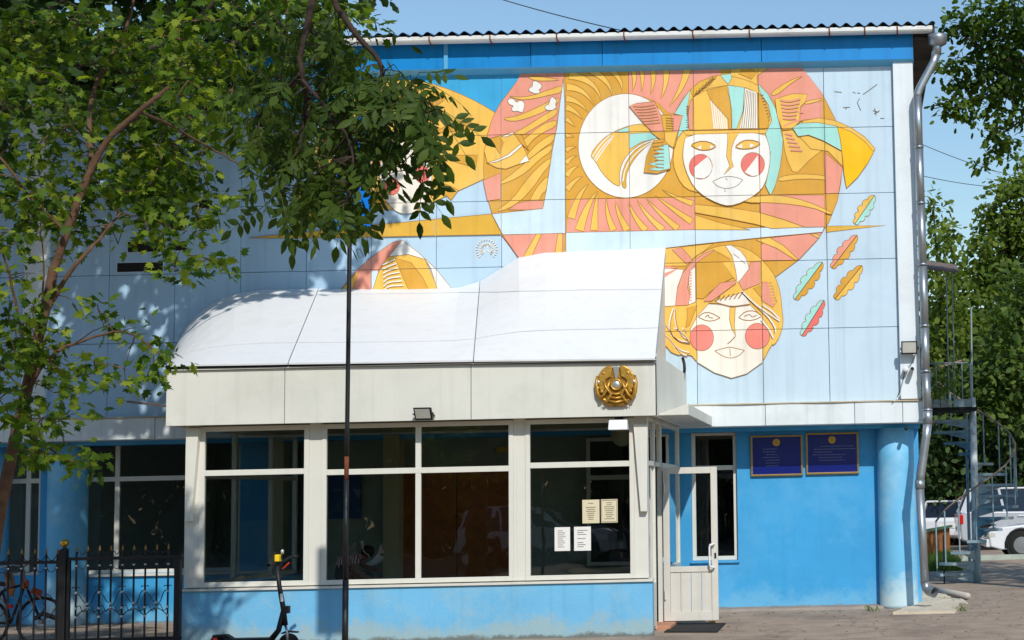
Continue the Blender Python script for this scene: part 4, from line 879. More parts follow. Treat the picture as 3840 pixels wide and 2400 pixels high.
# plaques
for i,(a,b,c,d_,lab) in enumerate(((2815,1632,3010,1785,'dark blue plaque with gold emblem nearer the porch door'),(3022,1622,3220,1778,'dark blue plaque with gold emblem nearer the round corner column'))):
    X0,X1,Z0,Z1_ = rect(a,b,c,d_,YW-.03)
    T = thing('wall_plaque', ((X0+X1)/2, YW-.02, Z0), lab, 'plaque', 'blue plaques on the wall')
    t = .028; f = MB()
    f.box(X0,X1,YW-.045,YW-.004,Z0,Z0+t); f.box(X0,X1,YW-.045,YW-.004,Z1_-t,Z1_); f.box(X0,X0+t,YW-.044,YW-.004,Z0+t,Z1_-t); f.box(X1-t,X1,YW-.044,YW-.004,Z0+t,Z1_-t)
    f.build('frame', M['brass'], T, bevel=.004); MB().box(X0+t,X1-t,YW-.03,YW-.004,Z0+t,Z1_-t).build('board', M['plaque'], T)
    xc = (X0+X1)/2; MB().lathe((xc,YW-.033,Z1_-.11), [(.055,-.004),(.055,.002)], 24, axis='Y').build('emblem', M['gold'], T)
    MB().lathe((xc,YW-.0385,Z1_-.10), [(.026,-.0012),(.026,.001)], 14, axis='Y').build('emblem_centre', M['brass'], T)
    q = MB(); rr = random.Random(i+3); w_ = X1-X0
    rows = [(.24,.27,.12),(.24,.24,.15),(.3,.21,.1),(.24,.30,.17),(.29,.27,.1),(.29,.27,.1),(.3,.22,.1)] if i == 0 else [(.28,.62,0),(.16,.78,0),(.15,.35,0),(.13,.62,0),(.24,.45,0),(.25,.5,0)]
    for k,(x_,l_,_) in enumerate(rows):
        z = Z1_-.2-.042*k; x = X0+w_*x_; xe = x+l_*w_
        while x < xe:
            l2 = rr.uniform(.012,.035); q.box(x,min(x+l2,xe),YW-.0335,YW-.032,z-.010,z); x += l2+.01
    q.build('lettering', M['plaque_text'], T)['kind'] = 'stuff'
# emblem on the fascia
ec = P(2312,1446,YFA-.03); er = .245
T = thing('state_emblem', (ec.x, YFA-.02, ec.z-er), 'round golden relief emblem with silver centre on the white porch fascia', 'emblem')
YE_ = YFA-.005
MB().lathe((ec.x,YE_,ec.z), [(er*.93,0),(er*.93,-.02),(er*.86,-.035),(er*.3,-.04)], 40, axis='Y').build('disc', pm('old_gold',(190,140,52),.4,.2,12,.05,metal=.75), T, smooth=False)
for k in range(28):
    a = R(-60+k*300/27+90+ -90+0); a = R(90-150+k*300/27)
    MB().bar((ec.x+.09*math.cos(a),YE_-.045,ec.z+.01+.09*math.sin(a)), (ec.x+er*.7*math.cos(a),YE_-.042,ec.z+.01+er*.7*math.sin(a)), .008, .01, up=(0,1,0)).build('ray', M['egold'], T)
MB().tube([(ec.x+er*.95*math.cos(R(a)),YE_-.03,ec.z+er*.95*math.sin(R(a))) for a in range(105,436,15)], .022, 8).build('outer_ring', M['egold'], T, smooth=True)
MB().lathe((ec.x,YE_-.035,ec.z+.01), [(.075,0),(.075,-.03),(.06,-.04),(.055,-.03)], 28, axis='Y').build('ring', M['egold'], T, smooth=True)
MB().lathe((ec.x,YE_-.045,ec.z+.01), [(.055,0),(.05,-.02),(.02,-.028)], 24, axis='Y').build('centre', M['silver'], T, smooth=True)
def em(pts): return [(ec.x+x*er, YE_-y, ec.z+z*er) for x,y,z in pts]
MB().prism([(ec.x+er*x,ec.z+er*z) for x,z in ((-.16,.98),(.16,.98),(.12,.7),(.05,.35),(-.05,.35),(-.12,.7))], YE_-.062, YE_-.04).build('star_plume', M['silver'], T, bevel=.006)
for s in (-1,1):
    MB().prism([(ec.x+s*er*x,ec.z+er*z) for x,z in ((.18,.98),(.42,1.0),(.68,.84),(.88,.55),(.92,.2),(.84,-.15),(.70,-.35),(.56,-.2),(.58,.1),(.5,.32),(.38,.4),(.25,.42))], YE_-.075, YE_-.03).build('horse', M['egold'], T, bevel=.01)
    MB().tube(em([(s*.95,.05,.5),(s*1.0,.06,.1),(s*.95,.06,-.35),(s*.75,.06,-.75)]), [.014,.024,.026,.018], 8).build('wing', M['egold'], T, smooth=True)
    MB().tube(em([(s*.30,.07,.25),(s*.42,.075,-.1),(s*.6,.075,-.45),(s*.85,.07,-.72)]), [.012,.02,.02,.014], 8).build('leg', M['egold'], T, smooth=True)
    MB().tube(em([(s*.62,.07,.2),(s*.5,.08,-.1),(s*.24,.08,-.42),(s*.45,.07,-.75),(s*.6,.06,-.92)]), [.016,.018,.02,.018,.012], 8).build('horn', M['egold'], T, smooth=True)
    for (x,z,r_) in ((.9,.18,.03),(.93,-.12,.026),(.72,-.3,.03),(.62,.62,.03)):
        MB().lathe((ec.x+s*er*x,YE_-.05,ec.z+er*z), [(r_*.5,.0),(r_,-.012),(r_*.6,-.03)], 12, axis='Y').build('scroll', M['silver'] if z>0 and r_==.03 and x>.8 else M['egold'], T, smooth=True)
for z in (-.42,-.62,-.82):
    MB().tube(em([(-.42+abs(z+.6)*.2,.06,z+.05),(0,.075,z-.03),(.42-abs(z+.6)*.2,.06,z+.05)]), .017, 8).build('ribbon', M['egold'], T, smooth=True)
MB().prism([(ec.x+er*x,ec.z+er*z) for x,z in ((-.55,-.8),(.55,-.8),(.42,-1.05),(-.42,-1.05))], YE_-.045, YE_-.005).build('base_plate', pm('dark_gold',(140,100,42),.5,.2,12,.05,metal=.6), T, bevel=.006)
cv = bpy.data.curves.new('lettering','FONT'); cv.body = 'ҚАЗАҚСТАН'; cv.size = .058; cv.align_x = 'CENTER'; cv.extrude = .002
lt = bpy.data.objects.new('lettering', cv); COL.objects.link(lt); lt.location = (ec.x, YE_-.047, ec.z-er*1.0); lt.rotation_euler = (R(90),0,0); cv.materials.append(M['egold'])
setp(lt, T)
bpy.context.view_layer.update(); lm = bpy.data.meshes.new_from_object(lt.evaluated_get(bpy.context.evaluated_depsgraph_get())); l2_ = bpy.data.objects.new('lettering', lm); COL.objects.link(l2_); l2_.location = lt.location; l2_.rotation_euler = lt.rotation_euler; setp(l2_, T); l2_['kind'] = 'stuff'; bpy.data.objects.remove(lt)
# cameras and cables at the right corner
c = P(3420,1385,23.35)
T = thing('security_camera', (c.x, 23.35, c.z), 'small white security camera with loose cables on the corner pilaster', 'camera')
MB().lathe((c.x-.09,23.35,c.z), [(.04,.03),(.04,-.06),(.03,-.07)], 16, axis='Y').build('mount', M['white_plastic'], T, smooth=True)
MB().lathe((c.x,23.33,c.z), [(.03,.06),(.036,.0),(.036,-.12)], 16, axis='Y').build('barrel', M['white_plastic'], T, smooth=True); MB().lathe((c.x,23.205,c.z), [(.026,.004),(.02,-.004)], 16, axis='Y').build('lens', M['black_plastic'], T)
MB().tube([P(3430,1330,23.35),P(3418,1365,23.37),P(3400,1380,23.38)], .005, 5).build('cable', M['cable'], T)
MB().tube([P(3398,1390,23.39),P(3392,1420,23.4),P(3376,1480,23.4),P(3352,1505,23.38)], .006, 5).build('cable', M['white_plastic'], T)
MB().tube([P(3394,1390,23.39),P(3382,1440,23.4),P(3365,1490,23.4),P(3345,1512,23.38)], .005, 5).build('cable', M['cable'], T)
c = P(3398,1600,23.5)
T = thing('security_camera', (c.x,23.5,c.z), 'small black camera under the white band above the corner column', 'camera')
MB().lathe((c.x,23.47,c.z-.03), [(.022,.08),(.028,0),(.028,-.05)], 14, axis='Y').build('barrel', M['black_plastic'], T, smooth=True); MB().bar((c.x,23.51,c.z-.01),(c.x,23.51,ZB0-.062),.02).build('mount', M['black_plastic'], T)
T = MB().tube([P(2560,1342,23.3),P(2566,1365,23.25),P(2567,1385,23.25),P(2560,1450,23.25),P(2562,1500,23.25)], .022, 8).build('drain_hose', M['black_plastic'], smooth=True)
tag(T, 'black drain hose hanging beside the second mural face above the door hood', 'hose')
# door mat
pts = [PG(2490,2373), PG(2690,2373), PG(2722,2340), PG(2535,2342)]
m = MB(); m.v = [(q.x,q.y,.004) for q in pts]+[(q.x,q.y,.016) for q in pts]; m.f = [(0,3,2,1),(4,5,6,7),(0,1,5,4),(1,2,6,5),(2,3,7,6),(3,0,4,7)]; m.m=[0]*6
tag(m.build('door_mat', M['rubber']), 'dark rubber mat on the asphalt in front of the open door', 'mat')
q = PG(2672,2338); tag(MB().hexa([(q.x-.06,q.y-.05,0),(q.x+.06,q.y-.05,0),(q.x+.06,q.y+.05,0),(q.x-.06,q.y+.05,0),(q.x-.05,q.y-.04,.03),(q.x+.06,q.y-.05,.035),(q.x+.05,q.y+.04,.04),(q.x-.05,q.y+.05,.03)]).build('door_wedge', pm('wood_wedge',(190,150,96),.8,.15)), 'small wooden wedge holding the porch door open', 'wedge')
# concrete apron and loose gutter piece under the downpipe
def slab(name, px, h, mat, label, cat, jag=.02):
    base = [PG(*q) for q in px]; pts = []
    for i in range(len(base)):
        a, b = base[i], base[(i+1)%len(base)]
        for k in range(6): t=k/6; q=a.lerp(b,t); pts.append((q.x+random.uniform(-jag,jag), q.y+random.uniform(-jag,jag)))
    n_ = len(pts); m = MB(); cxm = sum(q[0] for q in pts)/n_; cym = sum(q[1] for q in pts)/n_
    m.v = [(x,y,.0) for x,y in pts]+[(x,y,h*random.uniform(.6,1)) for x,y in pts]+[(x*.6+cxm*.4,y*.6+cym*.4,h*random.uniform(1.0,1.3)) for x,y in pts]+[(cxm,cym,h*1.25)]
    for i in range(n_):
        j=(i+1)%n_; m.f += [(i,j,n_+j,n_+i),(n_+i,n_+j,2*n_+j,2*n_+i),(2*n_+i,2*n_+j,3*n_)]; m.m += [0,0,0]
    return tag(m.build(name, mat), label, cat)
slab('concrete_apron', [(3352,2305),(3580,2300),(3600,2275),(3570,2252),(3450,2248),(3420,2275)], .045, M['concrete'], 'broken pale concrete apron at the foot of the corner column', 'concrete')
slab('concrete_fragment', [(3575,2268),(3632,2272),(3612,2254),(3560,2250)], .04, M['concrete'], 'small broken concrete fragment beside the larger apron', 'concrete', .008)
slab('concrete_fragment', [(3440,2248),(3570,2248),(3545,2236),(3440,2226)], .05, M['concrete'], 'narrow concrete slab between the apron and the pipe outlet', 'concrete', .012)
a, b = PG(3482,2222), PG(3630,2250)
tag(MB().tube([a+Vector((0,0,.07)), b+Vector((0,0,.06))], .05, 14).build('loose_pipe', pm('grey_pipe',(186,176,164),.7,.1), smooth=True), 'loose grey pipe length lying below the downpipe outlet', 'pipe')
# ================================================================== iron fence and gate
YG = 19.75
def gx(px, py=2250): return P(px, py, YG).x
def gz(py, px=450): return P(px, py, YG).z
T = thing('fence_post', (gx(238), YG, 0), 'thick black fence post topped with a golden ball', 'post')
MB().box(gx(222), gx(249), YG-.045, YG+.045, 0, gz(2062,238)).build('shaft', M['black_iron'], T, bevel=.006)
MB().lathe((gx(238),YG,gz(2062,238)), [(.05,0),(.05,.012),(.022,.018),(.022,.03)], 16).build('collar', M['black_iron'], T)
zb = gz(2037,238); MB().lathe((gx(238),YG,zb), [(.05*math.sin(math.pi*k/12)+1e-4, -.05*math.cos(math.pi*k/12)) for k in range(13)], 24).build('ball', M['gold'], T, smooth=True)
def spear(mb_bar, x, ztop, parent, z0=.02, tip=True):
    MB().box(x-.009, x+.009, YG-.009, YG+.009, z0, ztop).build('bar', M['black_iron'], parent)
    if tip: MB().lathe((x,YG,ztop), [(.007,0),(.014,.018),(.013,.03),(.007,.055),(.001,.08)], 8).build('spear_tip', M['dullgold'], parent, smooth=True)
    MB().lathe((x,YG,ztop-.17), [(.012,-.012),(.02,0),(.012,.012)], 8).build('knuckle', M['silver'], parent, smooth=True)
def scroll(parent, pts, r=.005): MB().tube([(x,YG-.004,z) for x,z in smooth(pts, False, 2)], r, 6).build('scroll', M['black_iron'], parent, smooth=True)
T = thing('iron_gate', (gx(465), YG, 0), 'black wrought iron gate with gold spear tips beside the porch', 'gate')
zr = gz(2092,465)
MB().box(gx(255), gx(682), YG-.018, YG+.018, zr-.02, zr+.02).build('top_rail', M['black_iron'], T); MB().box(gx(255), gx(682), YG-.018, YG+.018, .10, .14).build('bottom_rail', M['black_iron'], T)
MB().box(gx(655), gx(678), YG-.035, YG+.035, 0, zr-.02).build('stile', M['black_iron'], T, bevel=.004); MB().box(gx(252), gx(262), YG-.02, YG+.02, 0.05, zr-.02).build('stile', M['black_iron'], T)
bxs = [gx(q) for q in (284,327,371,414,457,500,543,586,629)]
for x in bxs: spear(None, x, zr+.085, T, .14)
for a, b in zip(bxs[:-1], bxs[1:]):
    m_ = (a+b)/2; w_ = b-a
    scroll(T, [(a+.01,zr+.05),(a+w_*.25,zr+.10),(m_,zr+.03),(a+w_*.75,zr+.10),(b-.01,zr+.05)]); scroll(T, [(a+.01,zr-.05),(a+w_*.3,zr-.12),(m_,zr-.13),(a+w_*.7,zr-.12),(b-.01,zr-.05)])
z1, z2, z3 = gz(2220), gz(2262), gz(2330)
for i,(a, b) in enumerate(zip(bxs[:-1], bxs[1:])):
    up = i % 2
    za, zb_ = (z1, z2) if not up else (z2, z1)
    scroll(T, [(a,za),(a+(b-a)*.3,za-.02),(a+(b-a)*.7,zb_+.02),(b,zb_)], .006)
    za, zb_ = (z3+.06, z3+.16) if not up else (z3+.16, z3+.06)
    scroll(T, [(a,za),((a+b)/2,(za+zb_)/2+.02),(b,zb_)], .006)
    scroll(T, [(a,z2-.05),(a+.05,z2-.01),((a+b)/2,z2-.06),(b-.05,z2-.11),(b,z2-.06)], .005)
for i, x in enumerate(bxs):
    for z in (z1 if i%2==0 else z2, z2-.055, z3+.06 if i%2==0 else z3+.16):
        MB().box(x-.013,x+.013,YG-.013,YG+.013,z-.014,z+.014).build('knuckle', M['silver'], T, bevel=.004)
    if i%2==0: scroll(T, [(x-.045,z1+.055),(x-.04,z1+.075),(x,z1+.06),(x+.04,z1+.075),(x+.045,z1+.055)], .005)
T = thing('iron_fence', (gx(60), YG, 0), 'black wrought iron fence panel with spear tips before the parked bicycle', 'fence')
zr2 = gz(2110,110)
MB().box(gx(-160), gx(222), YG-.018, YG+.018, zr2-.02, zr2+.02).build('top_rail', M['black_iron'], T); MB().box(gx(-160), gx(222), YG-.018, YG+.018, .10, .14).build('bottom_rail', M['black_iron'], T)
fxs2 = [gx(q) for q in (-120,-75,-25,28,78,128,170,212)]
for x in fxs2: spear(None, x, zr2+.10, T, .14)
for a, b in zip(fxs2[:-1], fxs2[1:]):
    scroll(T, [(a+.01,zr2+.08),(a+.04,zr2+.03),((a+b)/2,zr2+.02),(b-.04,zr2+.03),(b-.01,zr2+.08)]); scroll(T, [(a+.01,zr2-.05),(a+.03,zr2-.11),((a+b)/2,zr2-.12),(b-.03,zr2-.11),(b-.01,zr2-.05)])
    scroll(T, [(a,z1),((a+b)/2,z1-.03),(b,z2-.02)], .006); scroll(T, [(a,z3+.05),((a+b)/2,z3+.08),(b,z2-.03)], .006)

# ================================================================== electric scooter
YS = 18.7
T = thing('electric_scooter', (P(950,2430,YS).x, YS, 0), 'black electric scooter with yellow headlight parked before the blue plinth', 'scooter')
ax = P(1083,2408,YS).x; rx = P(822,2408,YS).x
def wheel(x, r, w, T_, name='wheel'):
    o_ = MB().lathe((x,YS,r), [(r*.62,-w*.3),(r*.8,-w/2),(r*.95,-w/2),(r,-w*.25),(r,w*.25),(r*.95,w/2),(r*.8,w/2),(r*.62,w*.3)], 28, axis='Y').build(name, M['tyre'], T_, smooth=True)
    MB().lathe((x,YS,r), [(r*.3,-w*.3),(r*.64,-w*.28),(r*.64,w*.28),(r*.3,w*.3)], 20, axis='Y').build('rim', M['rim'], o_); return o_
wheel(ax, .115, .05, T); wheel(rx, .115, .05, T)
zdk = P(950,2392,YS).z
MB().hexa([(rx+.10,YS-.08,zdk-.05),(ax-.22,YS-.08,zdk-.05),(ax-.22,YS+.08,zdk-.05),(rx+.10,YS+.08,zdk-.05),(rx+.08,YS-.085,zdk),(ax-.16,YS-.085,zdk),(ax-.16,YS+.085,zdk),(rx+.08,YS+.085,zdk)]).build('deck', M['black_plastic'], T, bevel=.012)
MB().prism([(rx-.09,zdk-.05),(rx-.06,zdk+.045),(rx+.09,zdk+.05),(rx+.14,zdk+.02),(rx+.2,zdk-.02),(rx+.09,zdk-.03),(rx+.05,zdk+.015),(rx-.02,zdk+.02)], YS-.05, YS+.05).build('rear_fender', M['black_plastic'], T, bevel=.006)
MB().box(rx-.05, rx+.0, YS-.055, YS-.051, zdk-.02, zdk+.012).build('reflector', M['red_plastic'], T)
fk = P(1070,2345,YS); top = P(1038,2115,YS)
MB().tube([(ax-.2,YS,zdk-.02),(ax-.12,YS,zdk+.08),P(1063,2290,YS)], [.035,.032,.03], 10).build('neck', M['black_plastic'], T, smooth=True)
MB().tube([(ax,YS-.035,.115),(ax-.01,YS-.035,.26),fk], .016, 8).build('fork', M['zinc'], T, smooth=True)
MB().prism([(ax-.09,.235),(ax-.02,.262),(ax+.10,.25),(ax+.11,.235),(ax,.242),(ax-.06,.225)], YS-.04, YS+.04).build('front_fender', M['black_plastic'], T)
MB().tube([fk, P(1063,2285,YS), P(1048,2200,YS), top], [.03,.03,.026,.024], 12).build('stem', M['black_plastic'], T, smooth=True)
s0, s1 = P(1055,2226,YS-.03), P(1058,2256,YS-.03); MB().bar(s0, s1, .03, .004, up=(0,1,0)).build('sticker', M['white_plastic'], T)
MB().box(fk.x-.03, fk.x+.05, YS-.03, YS+.03, P(1060,2300,YS).z, P(1060,2272,YS).z).build('latch', M['black_plastic'], T, bevel=.008); MB().box(fk.x-.045, fk.x-.02, YS-.02, YS+.02, P(1060,2300,YS).z, P(1060,2288,YS).z).build('latch_lever', M['red_plastic'], T)
MB().tube([top+Vector((0,-.26,0)), top, top+Vector((.02,.05,.01)), P(1080,2090,YS+.2)+Vector((.02,0,0)), P(1112,2086,YS+.28)], .015, 10).build('handlebar', M['black_plastic'], T, smooth=True)
MB().tube([P(1096,2088,YS+.24), P(1116,2086,YS+.29)], .021, 10).build('grip', M['black_plastic'], T, smooth=True); MB().tube([top+Vector((0,-.26,0)), top+Vector((0,-.14,0))], .021, 10).build('grip', M['black_plastic'], T, smooth=True)
X0,X1,Z0,Z1_ = rect(1030,2080,1047,2106,YS-.06); MB().box(X0,X1,YS-.07,YS+.03,Z0,Z1_).build('headlight', M['yellow_plastic'], T, bevel=.008); MB().box(X0-.012,X0-.001,YS-.06,YS+.03,Z0+.01,Z1_+.01).build('headlight_cover', M['black_plastic'], T)
MB().tube([top+Vector((.05,.05,-.06)), top+Vector((.09,.06,-.02)), top+Vector((.11,.1,.01))], .009, 6).build('brake_cable', M['red_plastic'], T)
MB().lathe(P(1059,2068,YS), [(.012,-.03),(.02,-.01),(.02,.01),(.008,.025)], 10).build('bell', M['silver'], T, smooth=True); MB().tube([P(1059,2078,YS), top+Vector((.03,0,.01))], .008, 6).build('bell_mount', M['black_plastic'], T)

# ================================================================== bicycle behind the fence
YB = 20.35
T = thing('cargo_bicycle', (P(110,2400,YB).x, YB, 0), 'dark delivery bicycle with orange panels behind the iron fence', 'bicycle')
def bp(x,y,d=0): return P(x,y,YB+d)
rw = .30
for px in (155, -60):
    c_ = P(px,2325,YB); c_.z = rw+.01
    o_ = MB(); o_.tube([(c_.x+rw*math.cos(R(a)),YB,c_.z+rw*math.sin(R(a))) for a in range(0,361,15)], .02, 8); o_ = o_.build('wheel', M['tyre'], T, smooth=True)
    sp_ = MB()
    for k in range(12): a=R(k*30); sp_.tube([(c_.x,YB,c_.z),(c_.x+rw*math.cos(a),YB,c_.z+rw*math.sin(a))], .0022, 4)
    sp_.build('spokes', M['rim'], o_)['kind'] = 'stuff'; MB().lathe((c_.x,YB,c_.z), [(.03,-.04),(.03,.04)], 12, axis='Y').build('hub', M['rim'], o_)
fr = P(155,2325,YB); fr.z=rw; bk = P(-60,2325,YB); bk.z=rw; hd = bp(95,2190); st = bp(10,2215); bb_ = bp(40,2335)
for a,b in ((fr,hd),(hd,st),(hd,bb_),(st,bb_),(st,bk),(bk,bb_)): MB().tube([a,b], .017, 8).build('frame_tube', M['black_plastic'], T, smooth=True)
MB().tube([hd, hd+Vector((-.03,0,.22)), hd+Vector((-.06,-.2,.25)), hd+Vector((-.2,-.26,.22))], .012, 8).build('handlebar', M['zinc'], T, smooth=True); MB().tube([hd+Vector((-.03,0,.22)), hd+Vector((-.06,.2,.25)), hd+Vector((-.2,.26,.22))], .012, 8).build('handlebar', M['zinc'], T, smooth=True)
MB().hexa([st+Vector(q) for q in ((-.13,-.07,.06),(.12,-.03,.06),(.12,.03,.06),(-.13,.07,.06),(-.14,-.08,.12),(.13,-.02,.1),(.13,.02,.1),(-.14,.08,.12))]).build('saddle', M['black_plastic'], T, bevel=.015); MB().tube([st, st+Vector((0,0,.07))], .014, 8).build('seat_post', M['zinc'], T)
def plate(pts, d, mat, name): 
    w_ = [bp(x,y,d) for x,y in pts]; MB().prism([(q.x,q.z) for q in w_], YB+d-.012, YB+d+.012).build(name, M[mat], T, bevel=.004)
plate([(113,2222),(125,2200),(158,2215),(152,2248)], -.06, 'orange', 'side_panel'); plate([(96,2185),(102,2172),(108,2180),(108,2200),(96,2202)], -.06, 'orange', 'side_panel')
plate([(20,2268),(48,2264),(48,2282),(24,2280)], -.06, 'red_plastic', 'reflector')
MB().tube([bp(18,2145,-.1), bp(28,2205,-.1), bp(55,2195,-.1), bp(40,2138,-.1)], .012, 6).build('basket_frame', M['picket'], T); MB().tube([bp(80,2122,-.08), bp(88,2205,-.08), bp(106,2210,-.08)], .012, 6).build('basket_frame', M['picket'], T)
plate([(22,2150),(40,2142),(54,2192),(30,2200)], -.09, 'trouser', 'basket_panel'); plate([(30,2210),(57,2204),(50,2236),(40,2236)], -.09, 'picket', 'basket_panel')
MB().tube([bp(130,2320,-.06), bp(160,2300,-.06), bp(220,2322,-.06)], .03, 8).build('mudguard', M['black_plastic'], T, smooth=True)

# ================================================================== sign pole
YP = 15.2
T = thing('sign_pole', (P(1293,2500,YP).x, YP, 0), 'thin black pole with a rusty patch standing before the porch', 'pole')
pts = [P(1316,420,YP), P(1312,850,YP), P(1302,1600,YP), P(1296,2200,YP)]; bt = P(1293,2420,YP); bt2 = Vector((bt.x,YP,0))
MB().tube(pts[:3]+[P(1300,1712,YP)], .021, 12).build('shaft', M['black_iron'], T, smooth=True); MB().tube([P(1300,1712,YP), P(1299,1800,YP)], .0215, 12).build('rusty_section', M['rust'], T, smooth=True)
MB().tube([P(1299,1800,YP), P(1296,2180,YP)], .022, 12).build('shaft', M['black_iron'], T, smooth=True); MB().tube([P(1296,2175,YP), bt2], .029, 12).build('base_sleeve', M['black_iron'], T, smooth=True)
a, b = P(1258,440,YP+.05), P(1390,862,YP+.05)
so_ = MB().box(a.x, b.x, YP+.028, YP+.036, b.z, a.z).build('sign_plate', M['sign_blue'], T, bevel=.003)
for z in (a.z-.2, b.z+.2): MB().box(P(1316,500,YP).x-.03, P(1316,500,YP).x+.03, YP-.024, YP+.028, z-.015, z+.015).build('clamp', M['zinc'], T)

# ================================================================== spiral stair
sc = PG(3665,2185); SX, SY = sc.x, sc.y
T = thing('spiral_staircase', (SX, SY, 0), 'chipped grey-blue metal spiral staircase with landing beside the building', 'staircase')
ztop = P(3600,1532,SY).z
MB().tube([(SX,SY,0),(SX,SY,1.35)], .075, 14).build('centre_pole', M['stair_metal'], T, smooth=True); MB().tube([(SX,SY,1.35),(SX,SY,ztop+.2)], .068, 14).build('centre_pole', M['stair_pole'], T, smooth=True); MB().tube([(SX,SY,ztop+.2),(SX+.03,SY,ztop+1.9)], .018, 10).build('centre_rod', M['stair_metal'], T)
NS = 15; RS = .80; rail = []
for i in range(NS):
    a = R(196+i*23.5); z = .2+i*(ztop-.2)/NS; da = R(13)
    q = MB(); n5 = 5; ring = [(SX+.05*math.cos(a),SY+.05*math.sin(a))]+[(SX+RS*math.cos(a+da*(2*k/(n5-1)-1)),SY+RS*math.sin(a+da*(2*k/(n5-1)-1))) for k in range(n5)]
    m_ = len(ring); q.v = [(x,y,z-.05) for x,y in ring]+[(x,y,z) for x,y in ring]; q.f = [tuple(range(m_))[::-1], tuple(range(m_,2*m_))]+[(k,(k+1)%m_,m_+(k+1)%m_,m_+k) for k in range(m_)]; q.m=[0]*len(q.f)
    q.build('tread', M['stair_metal'], T)
    ex, ey = SX+(RS-.02)*math.cos(a), SY+(RS-.02)*math.sin(a); rail.append((ex,ey,z+.95)); MB().tube([(ex,ey,z),(ex,ey,z+.95)], .014, 6).build('baluster', M['stair_metal'], T)
    MB().prism([(0,0),(RS*.8,0),(0,-.16)], -.012, .012).build('tread_gusset', M['stair_metal'], T).matrix_basis = Matrix.Translation(Vector((SX,SY,z-.05))) @ Matrix.Rotation(a,4,'Z')
    if i < NS-1: MB().tube([(SX+.05*math.cos(a),SY+.05*math.sin(a),z-.02),(SX+.05*math.cos(a),SY+.05*math.sin(a),z-.16)], .03, 6).build('tread_bracket', M['stair_metal'], T)
rail.append((SX-.1,SY+.45,ztop+.95)); MB().tube(rail, .018, 8).build('handrail', pm('worn_handrail',(150,128,106),.5,.2,8,.05), T, smooth=True)
lx0 = XR1+.02
MB().box(lx0, SX+.05, SY-.5, SY+.5, ztop-.06, ztop).build('landing', M['dark'], T); 
for a_, b_ in ((lx0+.02, lx0+.38),(lx0+.42,lx0+.80),(lx0+.84,SX-.06)): MB().box(a_, b_, SY-.5, SY-.485, ztop+.005, ztop+.15).build('toe_board', M['stair_metal'], T)
for k in range(8):
    x = lx0+.05+k*(SX-lx0-.1)/7; MB().tube([(x,SY-.47,ztop),(x,SY-.47,ztop+.82)], .012, 6).build('baluster', M['stair_metal'], T)
MB().tube([(lx0,SY-.47,ztop+.82),(SX-.12,SY-.47,ztop+.82),(SX-.06,SY-.47,ztop+.76),(SX-.05,SY-.47,ztop)], .015, 8).build('handrail', M['stair_metal'], T, smooth=True)
MB().tube([(SX-.1,SY+.4,0),(SX-.1,SY+.4,ztop)], .03, 8).build('post', M['stair_metal'], T)
for x in (P(3525,1600,SY).x,): MB().tube([(x,SY-.1,0),(x,SY-.1,.9)], .015, 6).build('post', M['black_iron'], T)
c0, c1 = P(3470,936,28.4), P(3598,962,28.4)
T2 = thing('stair_canopy', (c1.x-.4, 29.3, c1.z-.3), 'small brown tin canopy on posts above the stair landing', 'canopy')
MB().hexa([(XR1,28.6,c0.z-.28),(c1.x,28.6,c1.z-.27),(c1.x+.05,30,c1.z+.05),(XR1,30,c0.z+.08),(XR1,28.6,c0.z-.25),(c1.x,28.6,c1.z-.24),(c1.x+.05,30,c1.z+.08),(XR1,30,c0.z+.11)]).build('sheet', M['old_tin'], T2)
for px, yy in ((3548,28.75),(3570,28.9)): x = P(px,1100,yy).x; MB().tube([(x,yy,ztop),(x+.01,yy,c1.z-.2)], .012, 6).build('post', M['stair_metal'], T2)
for k in range(4): z=ztop+1.5; 
x = P(3548,1100,28.75).x; MB().tube([(x,28.75,ztop+1.75),(x+.11,28.9,ztop+1.75)], .009, 6).build('brace', M['stair_metal'], T2)

